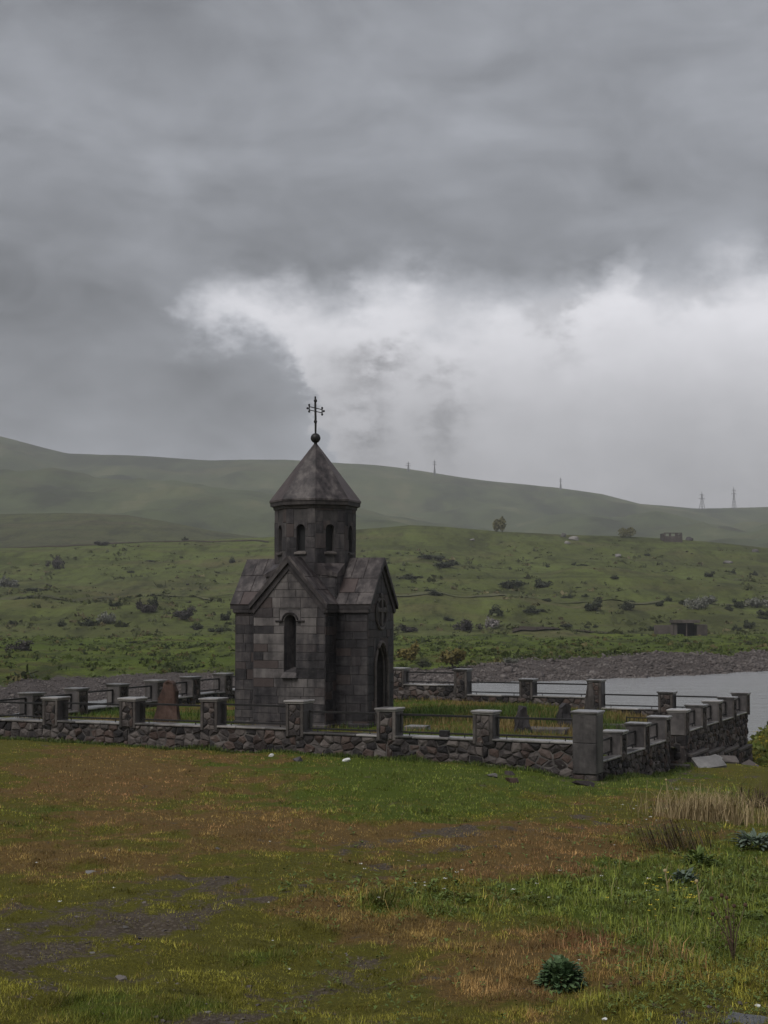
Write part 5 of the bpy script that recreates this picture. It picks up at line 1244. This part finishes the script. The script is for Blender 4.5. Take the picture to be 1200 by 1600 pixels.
# field track and eroded bank on the slope
def ribbon(name, pts, wpx, mtl, lift=.25):
    P = np.array(pts, float); px = np.linspace(P[0, 0], P[-1, 0], 90); py = np.interp(px, P[:, 0], P[:, 1])+(fbm(px/30, px*0, 3, 9)-.5)*2; V = []
    for sgn in (-.5, .5):
        ww = wpx*(.6+.8*fbm(px/25, px*0+3, 3, 17)); p2 = py+sgn*ww; t = np.clip((p2-H1f(px))/(H1c(px)-H1f(px)), 0, 1); V.append(np.stack(hill_pt(px, t, **H1), 1)+[0, 0, lift])
    n = len(px); me = mesh(name, np.concatenate(V).tolist(), [(i, i+1, n+i+1, n+i) for i in range(n-1)]); return tag(link(name, me, M[mtl]), kind='structure')
M['track'] = hill_mat('track', [(.13, .13, .075), (.16, .16, .09), (.12, .11, .06), (.09, .10, .04)], .02, False)
M['earth'] = hill_mat('earth', [(.075, .056, .046), (.10, .075, .060), (.06, .046, .04), (.05, .05, .028)], .05, False)
ribbon('field_track', [(120, 950), (260, 938), (420, 941), (560, 944), (700, 946), (870, 941), (1010, 947), (1300, 940)], 1.7, 'track')
ribbon('slope_path', [(-50, 856), (120, 853), (250, 846), (420, 845)], 1.2, 'earth', .2)
ribbon('lower_track', [(-60, 948), (90, 951), (200, 949), (420, 953)], 1.5, 'track')
ribbon('earth_cut', [(800, 984), (850, 981), (900, 978), (945, 979), (975, 984)], 6, 'earth', .3)
ribbon('earth_cut', [(1000, 991), (1060, 989), (1130, 990), (1260, 994)], 5, 'earth', .3)
# stones on the gravel bank of the lake
base = [rock_mesh('bank_rocks', 1, 300+k, (1, .8, .6), 10) for k in range(6)]
geo = []
for b in base:
    v = np.array([q.co[:] for q in b.vertices]); f = [tuple(p.vertices) for p in b.polygons]; geo.append((v, np.array(f)))
VV, FF, off = [], [], 0
n = 15000; px = rng.uniform(-100, 1300, n); k = rng.beta(1.0, 1.2, n)*15.5-1
sh = np.interp(px, PXS, shore); yy = sh+k; zz = bank_top(px)*np.clip(k/13, -.1, 1)**1 if False else bank_top(px)*np.where(k > 0, (np.clip(k, 0, 13)/13)**.8, k/13)
xx = (px-600)/FPX*yy; zz = zz+((fbm(xx/16, yy/16, 4, 21)-.5)*1.5+(fbm(xx/4, yy/4, 3, 22)-.5)*1.1)*np.clip((zz+.3)/2, 0, 1); rad = rng.lognormal(-2.05, .5, n)*np.interp(px, [0, 400, 600, 1200], [.5, .55, .9, 1.2])
for i in range(n):
    v, f = geo[i % 6]; a = rng.uniform(0, 6.28); ca, sa = math.cos(a), math.sin(a); q = v*rad[i]
    VV.append(np.stack([q[:, 0]*ca-q[:, 1]*sa+xx[i], q[:, 0]*sa+q[:, 1]*ca+yy[i], q[:, 2]+zz[i]+rad[i]*.1], 1)); FF.append(f+off); off += len(v)
VV = np.concatenate(VV); FF = np.concatenate(FF)
me = bpy.data.meshes.new('bank_rocks'); me.vertices.add(len(VV)); me.vertices.foreach_set('co', VV.astype(np.float32).ravel()); me.loops.add(FF.size); me.polygons.add(len(FF))
me.loops.foreach_set('vertex_index', FF.ravel().astype(np.int32)); me.polygons.foreach_set('loop_start', np.arange(0, FF.size, 3, dtype=np.int32)); me.update(calc_edges=True)
tag(link('bank_rocks', me, M['bank_stone']), 'grey broken stones lining the far bank of the lake', 'rocks', kind='stuff')

# ------------------------------------------------------------------ concrete shelter at the foot of the right slope
x, y, z = bank_pt(1073, 996); y = 272.; x = (1073-600)/FPX*y; z = EYE-.0163*y-.3; k = y/FPX
sh_ = thing('concrete_shelter', (x, y, z), 0, 'low concrete shelter with a dark opening at the foot of the right slope', 'shelter')
def px_box(mb, x0, x1, y0, y1, d0, d1): mb.cbox((x0-1073)*k, (x1-1073)*k, d0, d1, (999-y1)*k, (999-y0)*k, .04)
for q in ((1052, 1057, 977.2, 1004, 0, 3), (1088, 1104, 979, 1004, .01, 3)):
    mb = MB(); px_box(mb, *q); mb.build('side_wall', M['concrete'], sh_)
mb = MB(); px_box(mb, 1050, 1092, 972, 977, -.3, 3.2); mb.build('roof_slab', M['concrete'], sh_)
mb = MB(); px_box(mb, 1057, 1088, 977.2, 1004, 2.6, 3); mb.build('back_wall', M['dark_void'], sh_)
mb = MB(); px_box(mb, 1022, 1051.8, 980, 1004, .4, .9); mb.build('wing_wall', M['concrete'], sh_)
mb = MB(); px_box(mb, 1071, 1073, 977.2, 1004, .2, .5); mb.build('pillar', M['concrete'], sh_)
# ruin on the crest
x, y, z = on_hill(1053, 846); k = y/FPX
ru = thing('ruined_house', (x, y, z-.3), .12, 'small roofless stone ruin with empty windows on the hill crest', 'ruin')
def rb(nm, x0, x1, y0, y1, d0, d1): mb = MB(); mb.cbox((x0-1053)*k, (x1-1053)*k, d0, d1, (846-y1)*k, (846-y0)*k, .05); mb.build(nm, M['concrete'], ru)
rb('front_wall', 1037.2, 1066.8, 835.6, 850, 0, .5)
for a, b in ((1037.2, 1040), (1045.5, 1049), (1055, 1060), (1064, 1066.8)): rb('pier', a, b, 831.6, 835.5, .01, .49)
rb('lintel', 1037.4, 1066.6, 830, 831.5, .02, .48)
rb('side_wall', 1037, 1039, 831, 850, .52, 5); rb('side_wall', 1065, 1067, 832, 850, .52, 5); rb('back_wall', 1039.1, 1064.9, 836.5, 850, 4.5, 5)
# pylons on the mountain skyline
def pylon(px, py, hpx, label, arms, wide):
    yy = 2480.; x, y, z = at(px, py+4, yy); k = yy/FPX; h = (hpx+4)*k
    t = thing('pylon', (x, y, z), .5, label, 'pylon', None); mb = MB(); w_ = h*wide
    for sx_, sy_ in ((-1, -1), (1, -1), (1, 1), (-1, 1)):
        mb.tube([(sx_*w_, sy_*w_, 0), (sx_*w_*.28, sy_*w_*.28, h*.6), (0, 0, h)], [.42, .36, .3], 5)
    for i in range(7):
        f0 = i/7*.9; f1 = (i+1)/7*.9; wa = w_*(1-f0/.6*.72) if f0 < .6 else w_*.28*(1-f0)/.4; wb = w_*(1-f1/.6*.72) if f1 < .6 else w_*.28*(1-f1)/.4
        for sy_ in (-1, 1): mb.tube([(-wa, sy_*wa, h*f0), (wb, sy_*wb, h*f1)], .16, 4); mb.tube([(wa, sy_*wa, h*f0), (-wb, sy_*wb, h*f1)], .16, 4)
    mb.build('mast', M['steel'], t)
    for f0, l in arms:
        m2 = MB(); m2.tube([(-l*h, 0, h*f0), (0, 0, h*(f0+.035)), (l*h, 0, h*f0)], .3, 5); m2.tube([(-l*h, 0, h*f0), (l*h, 0, h*f0)], .22, 4)
        for s in (-1, 1): m2.tube([(s*l*h*.92, 0, h*f0), (s*l*h*.92, 0, h*(f0-.07))], .14, 4)
        m2.build('cross_arm', M['steel'], t)
pylon(638, 733, 12, 'shortest pylon on the skyline, just right of the chapel roof', [(.8, .22), (.6, .28)], .10)
pylon(679, 739, 21, 'slim pylon on the skyline right of the shortest one', [(.85, .10), (.7, .13)], .05)
pylon(876, 761, 15, 'lone slim pylon on the middle of the right skyline', [(.85, .10), (.7, .12)], .06)
pylon(1097, 793, 25, 'broad lattice pylon, left one of the pair at the right skyline', [(.82, .16), (.62, .22)], .12)
pylon(1147, 792, 31, 'tallest pylon, right one of the pair at the right skyline', [(.85, .11), (.7, .14)], .07)

# ------------------------------------------------------------------ rain haze
mb = MB(); mb.box(-4500, 4500, -2500, 3400, -6, 420)
hm = bpy.data.materials.new('haze'); hm.use_nodes = True; t = NT(hm.node_tree); t.n.remove(t.n['Principled BSDF'])
pv = t.n.new('ShaderNodeVolumePrincipled'); pv.inputs['Color'].default_value = (.93, .95, .97, 1); pv.inputs['Density'].default_value = .00022; pv.inputs['Anisotropy'].default_value = 0
pv.inputs['Density Attribute'].default_value = ''; pv.inputs['Color Attribute'].default_value = ''; pv.inputs['Temperature Attribute'].default_value = ''; hm.cycles.homogeneous_volume = True
t.l.new(pv.outputs[0], t.n['Material Output'].inputs['Volume'])
tag(mb.build('haze', hm), 'thin grey rain haze over the hills', 'haze', kind='stuff')
